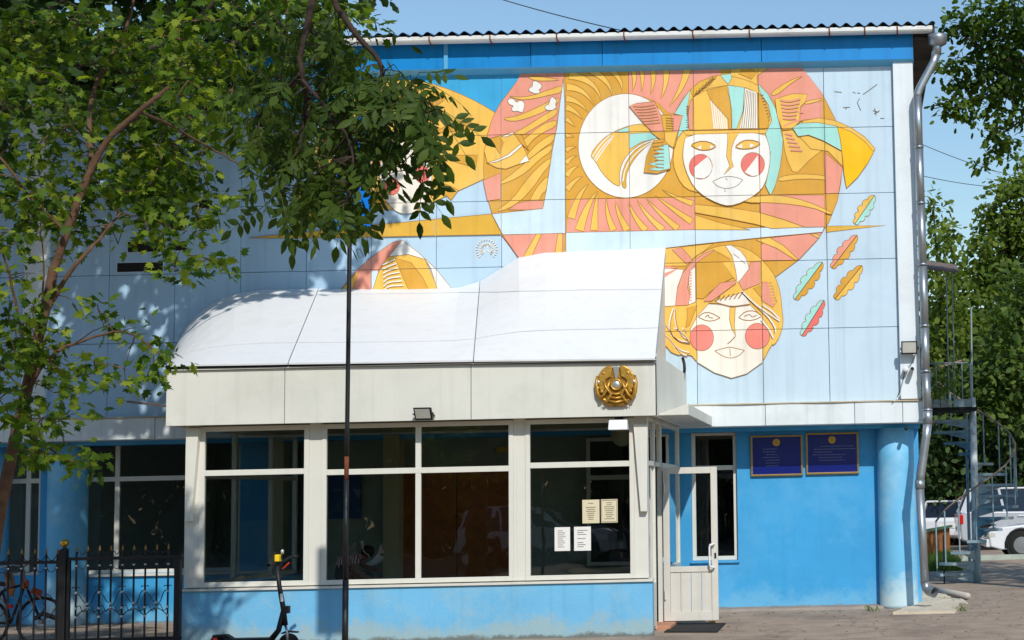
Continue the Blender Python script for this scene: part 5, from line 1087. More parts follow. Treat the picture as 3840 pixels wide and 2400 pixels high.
# ================================================================== cars
def car(name, L_, W_, H_, label, group, paint='car_white'):
    T = thing(name, (0,0,0), label, 'car', group)
    k = H_/1.7
    low = [(-L_/2,.42),(-L_/2+.04,.30),(-L_/2+.3,.24),(L_/2-.3,.24),(L_/2-.03,.32),(L_/2,.55),(L_/2-.06,.78*k),(L_/2-.25,.92*k),(L_/2-1.15,1.02*k),(-L_/2+.10,1.06*k),(-L_/2,.95*k)]
    m = MB(); n_ = len(low); secs = [(-W_/2+.0,.90,.03),(-W_/2+.02,1,.0)]
    for y_, s_, _ in ((-W_/2,.97,0),(-W_/2+.10,1.0,0),(0,1.012,0),(W_/2-.10,1.0,0),(W_/2,.97,0)):
        for x,z in low: m.v.append((x*s_, y_, .25+(z-.25)*(1 if abs(y_)<W_/2-.01 else .985)))
    for s in range(4):
        for i in range(n_): j=(i+1)%n_; m.f.append((s*n_+i,s*n_+j,(s+1)*n_+j,(s+1)*n_+i)); m.m.append(0)
    m.f.append(tuple(range(n_))[::-1]); m.f.append(tuple(range(4*n_,5*n_))); m.m += [0,0]
    body = m.build('body', M[paint], T, bevel=.03)
    zb_, zt_ = 1.03*k, H_; xr, xf = -L_/2+.12, L_/2-1.25
    cab = MB(); t_ = .14
    lowp = [(xr,-W_/2+.06),(xf,-W_/2+.06),(xf,W_/2-.06),(xr,W_/2-.06)]; hp = [(xr+.28,-W_/2+t_+.08),(xf-.75,-W_/2+t_+.08),(xf-.75,W_/2-t_-.08),(xr+.28,W_/2-t_-.08)]
    cab.v = [(x,y,zb_-.02) for x,y in lowp]+[(x,y,zt_-.06) for x,y in hp]; cab.f=[(0,3,2,1),(4,5,6,7),(0,1,5,4),(1,2,6,5),(2,3,7,6),(3,0,4,7)]; cab.m=[0]*6
    cab.build('cabin_glass', M['glass_car'], T, bevel=.02)
    MB().box(xr+.24, xf-.70, -W_/2+t_+.05, W_/2-t_-.05, zt_-.065, zt_).build('roof', M[paint], T, bevel=.03)
    def lerp(a,b,t): return Vector(a).lerp(Vector(b),t)
    for s in (0,3):
        lo = cab.v[0] if s==0 else cab.v[3]; hi = cab.v[4] if s==0 else cab.v[7]; lo2 = cab.v[1] if s==0 else cab.v[2]; hi2 = cab.v[5] if s==0 else cab.v[6]
        off = Vector((0,-.012 if s==0 else .012,0))
        for a,b,w_ in ((0,0,.16),(.36,.34,.07),(.70,.74,.07),(1,1,.10)):
            MB().bar(lerp(lo,lo2,a)+off, lerp(hi,hi2,b)+off, w_, .03, up=(0,1,0)).build('pillar', M[paint], T)
    for x in (-L_/2+.85, L_/2-.85):
        for y_ in (-W_/2+.09, W_/2-.09):
            w_ = MB().lathe((x,y_,.34), [(.2,-.1),(.31,-.115),(.34,-.09),(.34,.09),(.31,.115),(.2,.1)], 24, axis='Y').build('wheel', M['tyre'], T, smooth=True)
            MB().lathe((x,y_,.34), [(.05,-.118),(.205,-.112),(.205,.112),(.05,.118)], 18, axis='Y').build('rim', M['rim'], w_)
        for s in (-1,1):
            y_ = s*(W_/2-.0); MB().tube([(x+.40*math.cos(R(a)),s*(W_/2+.004),.34+.40*math.sin(R(a))) for a in range(-10,191,20)], .035, 6).build('wheel_arch', M['car_trim'], T, smooth=True)
            MB().lathe((x,s*(W_/2-.01),.34), [(.385,-.012),(.385,.012)], 24, axis='Y').build('wheel_well', M['car_trim'], T)
    for s in (-1,1):
        MB().box(-L_/2-.012,-L_/2+.13,s*(W_/2-.11)-.12,s*(W_/2-.11)+.125,.72*k,.98*k).build('tail_light', M['tail'], T, bevel=.02); MB().box(L_/2-.22,L_/2-.03,s*(W_/2-.16)-.14,s*(W_/2-.16)+.165,.62*k,.80*k).build('headlight', M['lamp_glass'], T, bevel=.03)
        for x in (-.55,.45): MB().box(x-.11,x+.11,s*(W_/2+.02)-.018,s*(W_/2+.02)+.012,.90*k,.93*k).build('door_handle', M['car_white'], T, bevel=.006)
        MB().box(xf-.28,xf-.12,s*(W_/2+.08)-.09,s*(W_/2+.08)+.07,1.03*k,1.16*k).build('mirror', M['car_white'], T, bevel=.03)
        MB().box(-L_/2+.5,L_/2-.5,s*(W_/2+.005)-.012,s*(W_/2+.005)+.01,.27,.36).build('sill_trim', M['car_trim'], T)
    MB().box(-L_/2-.03,-L_/2+.12,-W_/2+.05,W_/2-.05,.33,.52).build('bumper', M['car_white'], T, bevel=.03); MB().box(L_/2-.12,L_/2+.03,-W_/2+.05,W_/2-.05,.30,.50).build('bumper', M['car_white'], T, bevel=.03)
    MB().box(-L_/2-.035,-L_/2-.025,-.26,.26,.56,.67).build('number_plate', M['paper'], T); MB().box(L_/2+.0,L_/2+.012,-.45,.45,.55,.70).build('grille', M['car_trim'], T)
    return T
def put(T, x, y, rz):
    M4 = Matrix.Translation((x,y,0)) @ Matrix.Rotation(rz,4,'Z'); T.location = (x,y,0); T.rotation_euler = (0,0,rz); EMPTY_AT[T.name] = Vector((0,0,0))
M['car_silver'] = pm('silver_car_paint', (176,180,186), .28, .02, 2, 0, spec=.6, coat=.5)
M['glass_car'] = pm('car_window', (18,22,26), .08, .02, 1, 0, spec=.8)
t = car('parked_car', 4.7, 1.9, 1.78, 'silver off-road car with red tail light behind the spiral staircase', 'cars parked behind the building', 'car_silver'); put(t, P(3588,1950,47).x+2.35, 47, 0)
t = car('parked_car', 4.3, 1.8, 1.45, 'white car with its dark wheel seen lowest behind the staircase', 'cars parked behind the building'); put(t, P(3690,1990,40.6).x+2.15, 40.6, math.pi)
t = car('parked_car', 4.0, 1.75, 1.42, 'white car with rounded tail half hidden between downpipe and staircase', 'cars parked behind the building'); put(t, P(3585,1990,52).x, 52, R(78))
t = car('parked_car', 4.4, 1.8, 1.5, 'white car mirrored in the porch window with the notices', 'cars parked behind the building'); put(t, -8.6, -4.2, R(5))

# ================================================================== picket fence, kerb, grass, bollards beyond the stair
T = thing('picket_fence', (P(3510,2050,38).x, 38, 0), 'low orange picket fence under a green rail behind the downpipe', 'fence')
for k in range(12):
    q = P(3468+8*k, 2000, 36.4+.38*k); MB().box(q.x-.035,q.x+.035,q.y-.012,q.y+.012,.05,.78).build('picket', M['picket'], T)
qa, qb = P(3462,2000,36.2), P(3568,2000,40.8); MB().bar((qa.x,qa.y-.03,.82),(qb.x,qb.y-.03,.82),.06).build('rail', M['green_rail'], T)
ka, kb = PG(3688,2100), PG(4200,2098)
o = MB().box(ka.x-2, kb.x+4, ka.y-.1, ka.y+.1, 0, .12).build('kerb', pm('kerb_stone',(168,176,166),.9,.15,4,.2)); o['kind'] = 'structure'
def blades(name, x0,x1,y0,y1,n_,h, mat, label):
    m = MB()
    for _ in range(n_):
        x,y = random.uniform(x0,x1), random.uniform(y0,y1); a = random.uniform(0,6.28); hh = h*random.uniform(.5,1.2); w_=.012; dx,dy = math.cos(a),math.sin(a); lx,ly = random.uniform(-.5,.5)*hh, random.uniform(-.5,.5)*hh
        m.add([(x-dx*w_,y-dy*w_,0),(x+dx*w_,y+dy*w_,0),(x+lx,y+ly,hh)], [(0,1,2)])
    o = m.build(name, mat, fix=False); return tag(o, label, 'grass', kind='stuff')
blades('grass', P(3462,2050,36).x, P(3570,2050,38).x, 34.5, 40, 3600, .32, M['grass'], 'bright green weeds growing before the picket fence')
for i,(px,py) in enumerate(((3768,2100),)): pass
# overhead cables
def wire(pa, pb, sag, label):
    pts = [pa.lerp(pb,t/14)+Vector((0,0,-sag*4*(t/14)*(1-t/14))) for t in range(15)]
    tag(MB().tube(pts, .014, 5).build('overhead_cable', M['cable']), label, 'cable', 'overhead cables')
wire(P(1700,-60,44), P(2500,150,38), .1, 'thin overhead cable crossing the sky above the roof')
wire(P(3400,515,60), P(3900,680,68), .2, 'upper thin cable in the gap of sky right of the downpipe'); wire(P(3400,645,60), P(3900,705,68), .2, 'lower thin cable in the gap of sky right of the downpipe')
# loose bracket left of the porch roof
qa, qb = P(480,1506,23.2), P(640,1525,21.5); tag(MB().bar(qa, qb, .05, .03).build('metal_bar', M['old_tin']), 'old metal bar sticking out left of the porch fascia', 'bar')

# ================================================================== person inside the porch
def person():
    Yp = 21.1
    def w(x,y,d=0): return P(x,y,Yp+d)
    T = thing('person', (P(1300,2300,Yp).x, Yp, .05), 'person in red and white striped shirt bending over behind the porch glass', 'person')
    J = {'pelvis':(w(1268,2142),.13), 'waist':(w(1290,2115),.125), 'chest':(w(1325,2090),.135), 'neck':(w(1358,2088),.05), 'head':(w(1376,2078),.075), 'crown':(w(1382,2062),.07),
         'shl':(w(1335,2092,-.15),.055),'ell':(w(1330,2140,-.2),.042),'wrl':(w(1365,2165,-.22),.03),'hl':(w(1392,2168,-.22),.03),
         'shr':(w(1335,2085,.15),.055),'elr':(w(1370,2125,.2),.042),'wrr':(w(1400,2135,.15),.03),'hr':(w(1415,2135,.12),.03),
         'hipl':(w(1272,2160,-.1),.1),'knl':(w(1390,2160,-.1),.07),'anl':(w(1385,2250,-.1),.045),'tol':(w(1425,2262,-.1),.035),
         'hipr':(w(1272,2160,.1),.1),'knr':(w(1392,2158,.1),.07),'anr':(w(1388,2250,.1),.045),'tor':(w(1428,2262,.1),.035)}
    E_ = [('pelvis','waist'),('waist','chest'),('chest','neck'),('neck','head'),('head','crown'),('chest','shl'),('shl','ell'),('ell','wrl'),('wrl','hl'),('chest','shr'),('shr','elr'),('elr','wrr'),('wrr','hr'),('pelvis','hipl'),('hipl','knl'),('knl','anl'),('anl','tol'),('pelvis','hipr'),('hipr','knr'),('knr','anr'),('anr','tor')]
    nm = list(J); me = bpy.data.meshes.new('body'); me.from_pydata([J[k][0] for k in nm], [(nm.index(a),nm.index(b)) for a,b in E_], [])
    o = bpy.data.objects.new('body', me); COL.objects.link(o)
    sk = o.modifiers.new('skin','SKIN'); sk.use_smooth_shade = True
    for i,k in enumerate(nm): me.skin_vertices[0].data[i].radius = (J[k][1],J[k][1]); me.skin_vertices[0].data[i].use_root = (k=='pelvis')
    o.modifiers.new('sub','SUBSURF').levels = 2; o.modifiers['sub'].render_levels = 2
    dg = bpy.context.evaluated_depsgraph_get(); m2 = bpy.data.meshes.new_from_object(o.evaluated_get(dg)); bpy.data.objects.remove(o)
    st = bpy.data.materials.new('striped_shirt'); st.use_nodes = True; nt = st.node_tree; b = nt.nodes['Principled BSDF']; L = nt.links.new
    tc = nd(nt,'ShaderNodeTexCoord'); wv = nd(nt,'ShaderNodeTexWave'); wv.bands_direction='X'; wv.inputs['Scale'].default_value = 9; wv.inputs['Distortion'].default_value = .6; L(tc.outputs['Object'], wv.inputs['Vector'])
    rpp = nd(nt,'ShaderNodeValToRGB'); rpp.color_ramp.interpolation='CONSTANT'; rpp.color_ramp.elements[0].color=(*lin((150,50,62)),1); rpp.color_ramp.elements[1].color=(*lin((235,225,225)),1); rpp.color_ramp.elements[1].position=.5; L(wv.outputs['Fac'],rpp.inputs[0]); L(rpp.outputs[0], b.inputs['Base Color']); b.inputs['Roughness'].default_value=.9
    m2.materials.clear()
    for q in (st, M['skin'], M['trouser']): m2.materials.append(q)
    zc = J['pelvis'][0]
    for pl in m2.polygons:
        c = pl.center; d = {k:(c-J[k][0]).length for k in nm}; k = min(d, key=d.get)
        pl.material_index = 1 if k in ('neck','head','crown','ell','wrl','hl','elr','wrr','hr') else (2 if k in ('hipl','knl','anl','tol','hipr','knr','anr','tor') else 0); pl.use_smooth = True
    o = bpy.data.objects.new('body', m2); COL.objects.link(o); setp(o, T)
    hd_ = J['crown'][0]
    MB().lathe(hd_+Vector((-.012,0,-.02)), [(.088*math.sin(math.pi*k/10)+1e-4, -.085*math.cos(math.pi*k/10)) for k in range(2,11)], 18).build('hair', M['hair'], T, smooth=True)
    fc = J['head'][0]
    MB().lathe(fc+Vector((.085,0,0)), [(.004,-.01),(.014,-.012),(.006,.03)], 8).build('nose', M['skin'], T, smooth=True)
    for s in (-1,1): MB().lathe(fc+Vector((.068,s*.03,.025)), [(.001,-.008),(.009,0),(.001,.008)], 8).build('eye', M['hair'], T)
    for hk in ('hl','hr'):
        for f in range(5):
            h_ = J[hk][0]; dy = (f-2)*.014; MB().tube([h_+Vector((-.01,dy,0)), h_+Vector((.035,dy*1.3,-.006)), h_+Vector((.058 if f else .04,dy*1.3,-.028))], [.009,.008,.006], 6).build('finger', M['skin'], T, smooth=True)
    c = w(1268,2150); bench = thing('bench', (c.x, Yp, .05), 'plain bench under the bending person inside the porch', 'bench')
    zs = c.z-.11
    MB().box(c.x-.35,c.x+.25,Yp-.25,Yp+.25,zs-.04,zs).build('seat', M['interior'], bench)
    for x,y in ((-.3,-.2),(.2,-.2),(-.3,.2),(.2,.2)): MB().box(c.x+x-.02,c.x+x+.02,Yp+y-.02,Yp+y+.02,.05,zs-.04).build('leg', M['interior'], bench)
    b_ = MB(); pts = [w(1370,2115,-.12),w(1400,2098,-.12),w(1418,2080,-.12),w(1438,2088,-.12),w(1428,2108,-.12),w(1412,2118,-.12),w(1390,2122,-.12)]
    tag(b_.prism([(q.x,q.z) for q in pts], Yp-.18, Yp-.08).build('paper_bag', M['bag'], bevel=.02), 'crumpled white bag held by the person behind the glass', 'bag')
person()
# ================================================================== trees
def PT(px, py, Y): return P(px, py, 2*Y)  # depth doubled away from the camera; elsewhere the same stretch is in plain numbers
def mk(outline, cen, fold=.25, droop=.22):
    v = [cen]+outline; n_ = len(outline)
    V_ = np.array([(x, y, -fold*abs(x)-droop*y*y) for x,y in v], float); F_ = [(0,1+i,1+(i+1)%n_) for i in range(n_)]
    return V_, np.array(F_)
half = [(.05,.04),(.14,.08),(.34,.04),(.25,.24),(.46,.44),(.23,.47),(.20,.74),(.08,.68)]
MAPLE = mk([(0,0)]+half+[(0,1)]+[(-x,y) for x,y in half[::-1]], (0,.38))
LANCE = mk([(0,0),(.17,.28),(.19,.52),(.10,.8),(0,1),(-.10,.8),(-.19,.52),(-.17,.28)], (0,.5), .35, .18)
OAKL = mk([(0,0),(.16,.12),(.30,.3),(.22,.42),(.36,.62),(.24,.78),(.14,.95),(0,1),(-.14,.95),(-.24,.78),(-.36,.62),(-.22,.42),(-.30,.3),(-.16,.12)], (0,.5), .2, .2)
DIAM = (np.array([(0,0,0),(.32,.5,-.06),(0,1,-.12),(-.32,.5,-.06)], float), np.array([(0,1,2),(0,2,3)]))
def unit(a): return a/np.maximum(np.linalg.norm(a, axis=1, keepdims=True), 1e-9)
def leaf_mesh(name, shp, pos, dirs, nrm, size):
    V_, F_ = shp; d = unit(dirs); x = unit(np.cross(d, nrm)); z = np.cross(x, d)
    W = pos[:,None,:] + size[:,None,None]*(V_[None,:,0:1]*x[:,None,:]+V_[None,:,1:2]*d[:,None,:]+V_[None,:,2:3]*z[:,None,:])
    n_, k = W.shape[0], W.shape[1]; faces = (F_[None,:,:]+(np.arange(n_)*k)[:,None,None]).reshape(-1,3)
    me = bpy.data.meshes.new(name); me.vertices.add(n_*k); me.vertices.foreach_set('co', W.reshape(-1))
    nf = len(faces); me.loops.add(nf*3); me.loops.foreach_set('vertex_index', faces.reshape(-1).astype(np.int32)); me.polygons.add(nf)
    me.polygons.foreach_set('loop_start', np.arange(0,nf*3,3,dtype=np.int32)); me.polygons.foreach_set('loop_total', np.full(nf,3,np.int32))
    me.update(calc_edges=True); return me
def crown(parent, boughs, shp, mat, size, dens=1.0, per=9, crad=.2, depth=.5, world=False, twigs=None, tmat='bark', droop=.35, name='crown', seed=1, nup=1.0):
    """boughs: pixel ellipses (cx, cy, rx, ry, Y[, depth]) or world ellipsoids (x,y,z,rx,ry,rz)"""
    rg = np.random.default_rng(seed); C = []
    for b in boughs:
        if world: x,y,z,rx,ry,rz = b; vol = rx*ry*rz; n_ = max(3, int(dens*vol*9))
        else:
            cx_,cy_,rx,ry,Y = b[:5]; q = PT(cx_,cy_,Y); dp = b[5] if len(b) > 5 else depth; s_ = 2*Y/FPX; x,y,z = q; rx,ry,rz = rx*s_, dp, ry*s_; n_ = max(3, int(dens*rx*rz*3.14/(crad*crad)*.9))
        u = unit(rg.normal(size=(n_,3)))*(rg.random((n_,1))**(1/2.6)); C.append(np.array([x,y,z])+u*np.array([rx,ry,rz]))
    C = np.concatenate(C); N_ = len(C)
    base = unit(rg.normal(size=(N_,3))*np.array([1,1,.45])+np.array([0,-.15,-droop]))
    pos = np.repeat(C, per, 0); bd = np.repeat(base, per, 0)
    off = rg.normal(size=pos.shape)*crad*np.array([.55,.55,.4]); pos = pos+off
    dirs = unit(bd*.7+unit(off)*.8+rg.normal(size=pos.shape)*.35+np.array([0,0,-droop*.5]))
    nrm = unit(np.array([0.05,-.25,1.0])*nup+rg.normal(size=pos.shape)*.55)
    me = leaf_mesh(name, shp, pos, dirs, nrm, size*rg.uniform(.6,1.25,len(pos)))
    me.materials.append(mat); o = bpy.data.objects.new(name, me); COL.objects.link(o); setp(o, parent)
    if twigs is not None:
        tp = np.array([tuple(q) for q in twigs]); tw = MB(); done = tp
        order = np.argsort(((C[:,None,:]-tp[None])**2).sum(2).min(1)) if N_*len(tp) < 4e6 else np.arange(N_)
        for i in order:
            dd = ((done-C[i])**2).sum(1); j = int(dd.argmin()); L_ = math.sqrt(dd[j])
            if .05 < L_ < .9:
                a, b = Vector(done[j]), Vector(C[i]); mdl = (a+b)/2+Vector((0,0,.06*L_)); tw.tube([a,mdl,b], [.007,.005,.003], 3, cap=False)
            done = np.vstack([done, C[i][None]])
        tw.build('twigs', M[tmat], parent, fix=False)['kind'] = 'stuff'
    return o
def limb(parent, pts, r0, r1, mat='bark', name='limb', n=8, it=2):
    p = [Vector(q) for q in pts]
    for _ in range(it):
        q = [p[0]]
        for a,b in zip(p[:-1],p[1:]): q += [a.lerp(b,.25), a.lerp(b,.75)]
        p = q+[p[-1]]
    m = len(p); p = [q+Vector((random.uniform(-1,1),random.uniform(-1,1),random.uniform(-1,1)))*.006 for q in p]
    MB().tube(p, [r0+(r1-r0)*(i/(m-1))**.8 for i in range(m)], n).build(name, M[mat], parent, smooth=True, fix=False); return p

# ---- reddish young tree at the left edge
KL = 1.0
def lp(x,y,Y=7.0): return PT(x,y,Y*KL)
T = thing('maple_tree', (lp(-60,2400).x, 14.0*KL, 0), 'young tree with slanting reddish trunk and bright green lobed leaves before the left wing', 'tree')
b0 = lp(-60,2400); trunk = limb(T, [(b0.x-.1,14.0*KL,0), lp(-30,2100), lp(12,1850), lp(90,1500), lp(160,1200), lp(205,1000)], .066, .04, name='trunk', n=12)
l1 = limb(T, [lp(204,1005), lp(270,820), lp(335,640), lp(400,520), lp(520,420), lp(680,290), lp(840,185), lp(1000,70), lp(1150,-60)], .040, .012, n=10)
l2 = limb(T, [lp(166,1185), lp(235,1060), lp(310,960), lp(380,890,7.1), lp(450,800,7.2)], .028, .009)
l3 = limb(T, [lp(90,1500), lp(190,1320,6.9), lp(330,1270,7.1), lp(480,1230,7.3), lp(600,1330,7.3)], .02, .006)
l4 = limb(T, [lp(60,1620), lp(130,1640,6.8), lp(240,1720,6.6), lp(350,1760,6.5)], .016, .005)
l5 = limb(T, [lp(345,630), lp(330,450,7.2), lp(360,300,7.3), lp(470,130,7.4), lp(520,-80,7.4)], .03, .010)
l6 = limb(T, [lp(250,870), lp(120,760,6.9), lp(20,600,6.8), lp(-150,450,6.8)], .02, .007)
l7 = limb(T, [lp(520,420), lp(640,470,7.3), lp(800,560,7.5), lp(900,620,7.6)], .018, .006)
l8 = limb(T, [lp(120,1400), lp(60,1150,6.9), lp(20,960,6.8), lp(-60,800,6.8)], .018, .006)
l9 = limb(T, [lp(160,1210), lp(165,1000,6.95), lp(150,860,6.9), lp(160,760,6.9)], .010, .004)
tw = sum([[q for q in l] for l in (trunk[8:],l1,l2,l3,l4,l5,l6,l7,l8)], [])
BO = [(120,320,190,80,6.8),(120,470,170,70,6.8),(60,640,130,70,7),(480,190,230,100,7.3),(760,130,240,100,7.5),(1000,90,200,100,7.5),(1190,60,200,80,7.6),(1330,80,100,60,7.6),(620,330,180,100,7.5),(340,400,120,70,7.6),(900,290,230,130,7.4),
      (700,480,200,110,7.6),(560,640,220,120,7.5),(430,740,190,100,7.3),(720,740,110,100,7.6),(600,850,170,70,7.4),(310,860,130,70,7.3),(180,740,150,60,7.0),(730,970,70,60,7.3),(640,1000,90,40,7.3),(770,1000,60,45,7.3),(60,900,100,70,6.8),(60,1070,100,70,6.8),(60,1250,110,100,6.8),(130,1320,90,70,6.9),
      (420,1240,170,32,7.2),(560,1330,100,40,7.2),(340,1370,120,36,7.2),(480,1430,80,30,7.2),(70,1480,110,80,6.8),(170,1580,90,70,6.6),(110,1690,110,60,6.6),(250,1720,90,36,6.6),(335,1745,40,30,6.55),(620,1410,40,30,7.2),
      (20,150,150,110,7.6),(250,90,200,90,7.8),(250,560,140,80,7.4),(120,820,130,60,7.1),(60,760,90,60,6.9),(480,560,140,80,7.5),(820,420,140,80,7.6),(30,1170,80,70,6.8),(40,1370,90,70,6.8),(40,1580,80,70,6.7),(330,1130,90,30,7.2),(230,1430,80,50,6.9)]
BO = [(a_,b_,c_,d_,e_ if a_ < 750 else 6.3) for a_,b_,c_,d_,e_ in BO]
crown(T, BO, MAPLE, M['leaf_left'], .108, dens=2.0, per=9, crad=.16, depth=.6, twigs=tw, seed=3)
UP = [(-6.6,13.6,6.9,1.0,.8,.4),(-7.8,13.6,7.2,1.1,1.0,.6),(-8.6,13.8,6.9,.8,.8,.6)]
crown(T, UP, MAPLE, M['leaf_left'], .14, dens=4.5, per=8, crad=.22, world=True, name='upper_crown', seed=4)
crown(T, [(-9.4,13.8,6.7,.9,.9,.6),(-8.5,13.6,6.8,1.0,.9,.6),(-7.6,13.7,7.0,1.0,.9,.6),(-6.8,13.6,6.9,.8,.9,.5),(-8.8,13.2,7.7,1.1,.9,.6),(-7.4,13.2,7.8,1.1,.9,.6),(-9.9,13.5,7.2,.9,.9,.7)], MAPLE, M['leaf_left'], .15, dens=10, per=8, crad=.25, world=True, name='upper_crown', seed=14)  # both upper crowns are out of view, placed to shade fence and plinth

# ---- darker tree behind it, close to the facade
T = thing('elm_tree', (-11.9, 19.2, 0), 'dark tree crown in the top corner behind the reddish trunked tree', 'tree')
limb(T, [(-11.9,19.2,0),(-11.8,19.1,2.5),(-11.5,19,5),(-11,18.9,7.5)], .14, .07, 'bark_dark', 'trunk', 12)
k1 = limb(T, [(-11.5,19,5.2),PT(200,250,9.2),PT(480,220,9.2),PT(700,120,9.4),PT(900,-100,9.4)], .05, .012, 'bark_dark'); k2 = limb(T, [(-11.2,18.95,6.3),PT(100,80,9.3),PT(330,-60,9.4),PT(500,-300,9.5)], .05, .015, 'bark_dark')
crown(T, [(100,120,230,120,9.4),(350,170,230,110,9.6),(560,130,200,110,11),(760,60,180,90,11.1),(60,280,160,70,9.4),(300,310,150,60,9.6),(500,330,140,60,9.6),(950,30,140,60,11.1),(700,240,130,60,11.1),(40,520,120,60,9.6),(60,760,100,50,9.6),(850,160,140,80,11.2),(900,300,120,70,11.2),(620,420,140,60,11.2),(750,360,120,60,11.2),(560,560,120,70,11.2),(680,640,110,70,11.2),(480,700,110,60,11.3),(620,760,90,60,11.3),(1050,160,120,90,11.2),(1000,330,90,60,11.2)], OAKL, M['leaf_dark'], .17, dens=1.9, per=8, crad=.22, depth=.5, twigs=k1+k2, tmat='bark_dark', seed=5)
crown(T, [(x_,19.6+random.uniform(-.5,.5),z_,1.1,.9,.7) for x_ in (-13.6,-12.6,-11.4,-10.3,-9.2,-8.2,-7.3,-6.6) for z_ in ((7.4,8.6,9.7,10.8,11.8) if x_ < -8.5 else (8.6,9.6,10.6,11.6) if x_ < -7 else (8.8,9.8))]+[(-13.2,19,6.2,1.0,.9,.9),(-13.8,19,5,.8,.9,.9)], OAKL, M['leaf_dark'], .25, dens=5, per=8, crad=.28, world=True, name='upper_crown', seed=6)  # rows added mostly out of view to shade the left facade

crown(T, [(x_,17.6+random.uniform(-.4,.4),z_,.75,.7,.6) for x_ in (-10.9,-10.2,-9.5) for z_ in (6.4,7.2,8.0,8.6)]+[(-8.8,17.2,6.2,.6,.5,.5),(-8.8,17.2,6.9,.6,.5,.4)], OAKL, M['leaf_dark'], .22, dens=9, per=8, crad=.26, world=True, name='upper_crown', seed=16)  # added foliage that shades the left ground floor

# ---- ash tree whose bough hangs into the picture from above: each compound leaf is a part
T = thing('ash_tree', (-7.4, 8.2, 0), 'ash tree bough of large dark pinnate leaves hanging down in front of the mural', 'tree')
limb(T, [(-7.5,8.2,0),(-7.4,8.2,2.5),(-7.0,8.2,5.0),(-6.6,8.2,7.4)], .2, .12, 'bark_dark', 'trunk', 14)
def ap(x,y,Y=5.1): return PT(x,y,Y)
g0 = limb(T, [(-7.0,8.2,5.4),(-6.0,8.8,6.6),(-4.8,9.4,6.6),(-3.9,10.0,5.9),ap(1210,-180)], .09, .05, 'bark_dark')
g1 = limb(T, [ap(1205,-200), ap(1170,0), ap(1150,120), ap(1120,210), ap(1135,290), ap(1150,420,5.2), ap(1120,560,5.2)], .030, .010, 'bark_dark')
g2 = limb(T, [ap(1215,-170), ap(1250,0), ap(1300,90), ap(1390,190), ap(1425,235), ap(1440,280), ap(1400,320,5.1), ap(1480,400,5.0), ap(1590,440,4.9)], .026, .007, 'bark_dark')
g3 = limb(T, [ap(1135,300), ap(1250,430,5.0), ap(1330,560,4.95), ap(1310,760,4.9)], .014, .005, 'bark_dark'); g4 = limb(T, [ap(1400,320), ap(1480,440,5.2), ap(1500,600,5.1), ap(1590,700,5.0)], .012, .004, 'bark_dark'); g5 = limb(T, [ap(1120,560,5.2), ap(1060,660,5.2), ap(1020,760,5.2)], .010, .004, 'bark_dark'); g6 = limb(T, [ap(1590,440,4.9), ap(1640,400,4.9), ap(1670,430,4.9)], .007, .003, 'bark_dark')
g7 = limb(T, [ap(1130,280), ap(1040,360,5.2), ap(960,440,5.3)], .014, .005, 'bark_dark')
def ash_leaf(seed):
    rg = random.Random(seed); npair = rg.choice((3,3,4)); L_ = rg.uniform(.24,.32); pos, dr, nr, sz = [], [], [], []
    rach = [Vector((0,L_*t,-.05*t*t)) for t in (0,.25,.5,.75,1)]
    for k in range(npair):
        t = .28+.66*k/npair; c = Vector((0,L_*t,-.05*t*t))
        for s in (-1,1): pos.append(c); dr.append((s*.85,.5+rg.uniform(-.12,.12),-.25+rg.uniform(-.25,.1))); nr.append((rg.uniform(-.25,.25),rg.uniform(-.25,.25),1)); sz.append(rg.uniform(.085,.115))
    pos.append(rach[-1]); dr.append((0,1,-.3)); nr.append((0,.3,1)); sz.append(.115)
    V_, F_ = LANCE; V2 = V_.copy(); V2[:,0] *= 1.12
    me = leaf_mesh('leaf', (V2,F_), np.array([tuple(q) for q in pos]), np.array(dr), np.array(nr,float), np.array(sz))
    bm = bmesh.new(); bm.from_mesh(me); st = MB().tube(rach, [.003,.0025,.002,.0018,.0015], 3, cap=False); vv = [bm.verts.new(q) for q in st.v]
    for f in st.f: bm.faces.new([vv[i] for i in f])
    bm.to_mesh(me); bm.free(); me.materials.append(M['leaf_ash']); return me
AL = [ash_leaf(k) for k in range(8)]
rg = np.random.default_rng(21)
FB = [(1160,330,240,150,5.2,40),(1350,420,220,130,5.1,40),(1500,340,120,90,5.0,22),(1560,430,100,110,4.9,24),(1040,520,190,130,5.3,34),(1250,620,160,130,5.0,38),(1400,560,100,110,5.0,13),(1580,520,60,60,4.95,5),(1090,700,120,70,5.2,16),(1270,750,50,70,4.9,8),(1250,120,200,110,5.2,24),(1420,280,100,60,5.1,14)]
branchpts = np.array([tuple(q) for q in g1+g2+g3+g4+g5+g6+g7])
tws = MB(); nleaf = 0
special = [(1010,760,215,5.2),(1120,770,260,5.2),(1150,740,240,5.2),(1290,750,262,4.9),(1320,740,278,4.9),(1655,430,300,4.9),(1630,470,285,4.9),(1670,420,325,4.9),(1590,650,262,5.0),(1560,640,300,5.0),(1610,580,290,5.0)]
def place_leaf(pos, ydir, up, sc):
    global nleaf
    y = Vector(ydir).normalized(); x = y.cross(Vector(up)).normalized(); z = x.cross(y)
    o = bpy.data.objects.new('leaf', AL[nleaf % 8]); COL.objects.link(o); setp(o, T); nleaf += 1
    o.matrix_basis = Matrix.Translation(Vector(pos)) @ Matrix((x,y,z)).transposed().to_4x4() @ Matrix.Scale(sc,4)
EMPTY_AT_T = EMPTY_AT[T.name]
